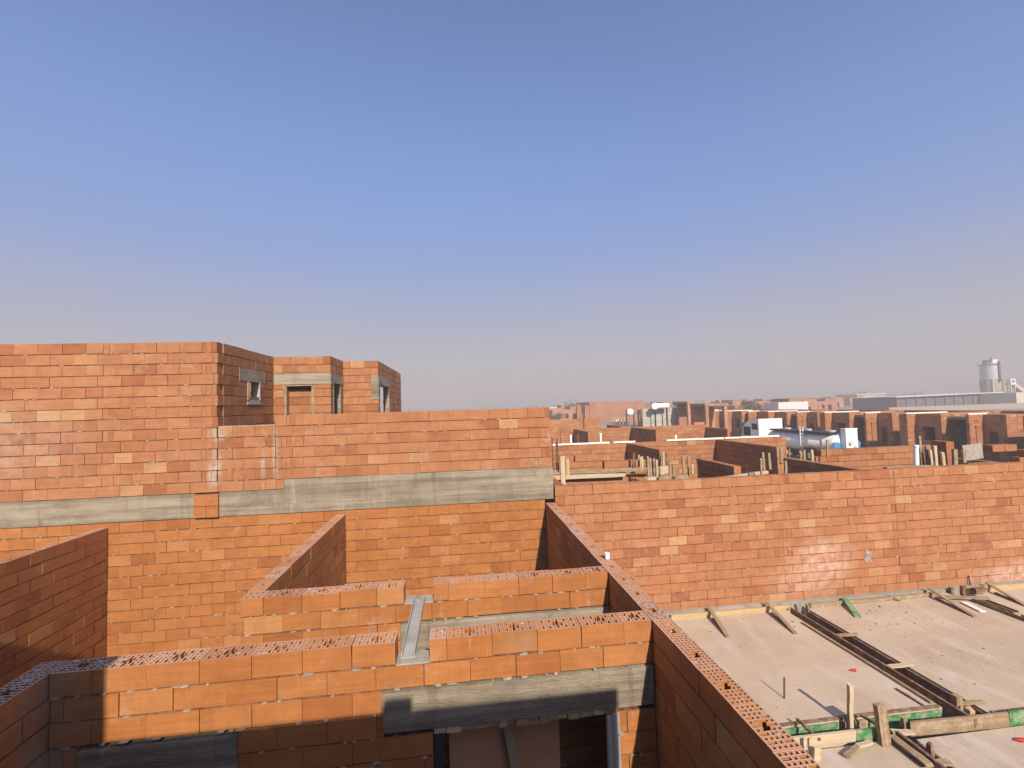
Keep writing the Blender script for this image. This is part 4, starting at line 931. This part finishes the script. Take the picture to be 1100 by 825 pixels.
# trees and bushes, far off
def tree(x, y, h, label, seed, spread=1.0, trunk=.25, group='trees and bushes on the skyline'):
    rng = random.Random(seed); r = empty('tree' if h > 2.5 else 'bush', (x, y, 0), label, 'tree' if h > 2.5 else 'bush', group)
    b = MB(); th = h*trunk; b.tube((x,y,-.02), (x+rng.uniform(-.1,.1),y,th+h*.2), h*.035, h*.02, n=7)
    tips = []
    for k in range(6):
        a = rng.uniform(0, 6.28); e = rng.uniform(.4, 1.1); L = h*rng.uniform(.25, .5)
        t = Vector((x+math.cos(a)*math.cos(e)*L*spread, y+math.sin(a)*math.cos(e)*L*spread, th+math.sin(e)*L+h*.12)); b.tube((x,y,th), t, h*.018, h*.006, n=5); tips.append(t)
    b.build('trunk', 'bark', r)
    b = MB()
    for k in range(420):
        c_ = rng.choice(tips); s = h*.16
        p_ = Vector((c_.x+rng.gauss(0, s*spread), c_.y+rng.gauss(0, s*spread), c_.z+rng.gauss(0, s*.8)))
        u_ = Vector((rng.gauss(0,1), rng.gauss(0,1), rng.gauss(0,1))).normalized(); w_ = u_.orthogonal()*h*.035; v_ = u_.cross(w_)
        b.face([tuple(p_-w_), tuple(p_+v_*.6), tuple(p_+w_), tuple(p_-v_*.6)])
    b.build('crown', 'leaf', r)
for (px, Y, h, lab) in ((613, 140, 6.0, 'bare rounded tree on the skyline right of the cream hall'), (595, 118, 3.2, 'low grey-green tree in front of the cream hall, left of a smaller one'), (599, 118, 3.0, 'smaller grey-green tree in front of the cream hall'),
        (806, 100, 4.2, 'left dark tree sticking up behind the terrace roofs'), (809.5, 103, 4.6, 'right dark tree sticking up behind the terrace roofs'), (926, 240, 7.5, 'tree on the skyline above the white-roofed hall'), (985, 200, 6.5, 'tree on the skyline above the left end of the shed'), (736, 70, 2.0, 'green bush against the right end of the grey block wall')):
    a = at(px, 436, Y=Y); tree(a.x, Y, h, lab, int(px*10), 1.3 if h < 4 else 1)
# brick column pairs on a half-built house
for (px, yt, yb, Y, lab) in ((621, 434.5, 443, 70, 'left brick column on the half-built shell near the skyline tree'), (623.4, 435.5, 443, 70, 'second brick column on the half-built shell near the skyline tree'), (629.5, 436, 444, 70, 'third brick column, left of the last, near the orange shell'), (631.8, 436, 444, 70, 'last brick column, beside the broad orange shell')):
    a, c = at(px, yb, Y=Y), at(px, yt, Y=Y); b = MB(); b.box(a.x-.16, a.x+.16, Y, Y+.4, 0, c.z); b.box(a.x-.2, a.x+.2, Y-.04, Y+.44, c.z+.003, c.z+.1); tag(b.build('brick_column', 'far_brick', loc=(a.x, Y, 0)), lab, 'column', 'brick columns near the skyline')
# white site posts
for (px, yt, yb, Y, lab) in ((626.2, 444, 449, 40, 'short white post on the wall below the brick columns'), (645.5, 465.5, 478, 24, 'white post in front of the second roofless house, left one'), (621, 466.5, 478, 24, 'grey post in front of the small dark wall opening'), (613.4, 467, 477, 24, 'pale post left of the small dark wall opening'), (726, 467, 472, 24, 'thin white post above the white boards'), (627.3, 444, 465, 32, 'thin dark pole on the second roofless house')):
    post(px, yt, yb, Y, .10, 'white_board' if 'dark' not in lab.split()[:2] and 'grey' not in lab.split()[:1] else 'rust', lab, None, 'site_post', 'post')

# ------------------------------------------------------------------ haze, sky, sun
hb = MB(); hb.box(-700, 900, -60, 900, -1, 26)
hm = bpy.data.materials.new('haze_air'); hm.use_nodes = True; nt = hm.node_tree; nt.nodes.clear()
out = nt.nodes.new('ShaderNodeOutputMaterial'); pv = nt.nodes.new('ShaderNodeVolumePrincipled')
pv.inputs['Color'].default_value = (.86, .78, .75, 1); pv.inputs['Density'].default_value = .0027; pv.inputs['Anisotropy'].default_value = .0
nt.links.new(pv.outputs[0], out.inputs['Volume'])
ho = hb.build('haze', hm, loc=(0, 0, -1)); tag(ho, kind='stuff')

SUN = Vector((.136, -1, .68)).normalized()          # towards the sun, from behind the camera on the right
elev = math.asin(SUN.z); azim = math.atan2(SUN.x, SUN.y)
sd = bpy.data.lights.new('sun', 'SUN'); so = bpy.data.objects.new('sun', sd); COL.objects.link(so)
sd.energy = 5.0; sd.angle = RAD(.5); sd.color = (1.0, .90, .76)
so.rotation_euler = SUN.to_track_quat('Z', 'Y').to_euler(); so.location = (5, -30, 40)
wd = bpy.data.worlds.new('World'); sc.world = wd; wd.use_nodes = True; nt = wd.node_tree
bg = nt.nodes['Background']; sky = nt.nodes.new('ShaderNodeTexSky'); sky.sky_type = 'NISHITA'; sky.sun_disc = False
sky.sun_elevation = elev; sky.sun_rotation = azim; sky.altitude = 100; sky.air_density = 1.0; sky.dust_density = 1.0; sky.ozone_density = 5.0
tc = N(nt, 'ShaderNodeTexCoord'); sx = N(nt, 'ShaderNodeSeparateXYZ'); nt.links.new(tc.outputs['Generated'], sx.inputs[0])
dusty = ramp(nt, sx.outputs[2], [(0.0, 1.0), (.21, .95), (.32, .85), (.42, .55), (.55, .2), (.72, 0.0)])   # dust layer low in the air
def scl(c): return tuple(v/4 for v in c)
dustc = ramp(nt, sx.outputs[2], [(0.0, scl((2.85, 2.65, 2.7))), (.09, scl((2.65, 2.6, 2.8))), (.20, scl((2.1, 2.3, 3.1))), (.30, scl((1.5, 2.0, 3.5))), (.42, scl((1.2, 1.78, 3.4)))])
d4 = N(nt, 'ShaderNodeVectorMath', operation='SCALE'); nt.links.new(dustc, d4.inputs[0]); d4.inputs['Scale'].default_value = 4.0
skyc = mix(nt, mix(nt, sky.outputs[0], (1.16, 1.06, 1.08), 1.0, 'MULTIPLY'), d4.outputs[0], dusty)
nt.links.new(skyc, bg.inputs[0]); bg.inputs[1].default_value = .15

sc.render.engine = 'CYCLES'
sc.cycles.use_denoising = True
sc.cycles.max_bounces = 6; sc.cycles.diffuse_bounces = 1; sc.cycles.volume_bounces = 0; sc.cycles.transparent_max_bounces = 4
sc.view_settings.view_transform = 'Standard'; sc.view_settings.look = 'None'; sc.view_settings.exposure = .30; sc.view_settings.gamma = 1
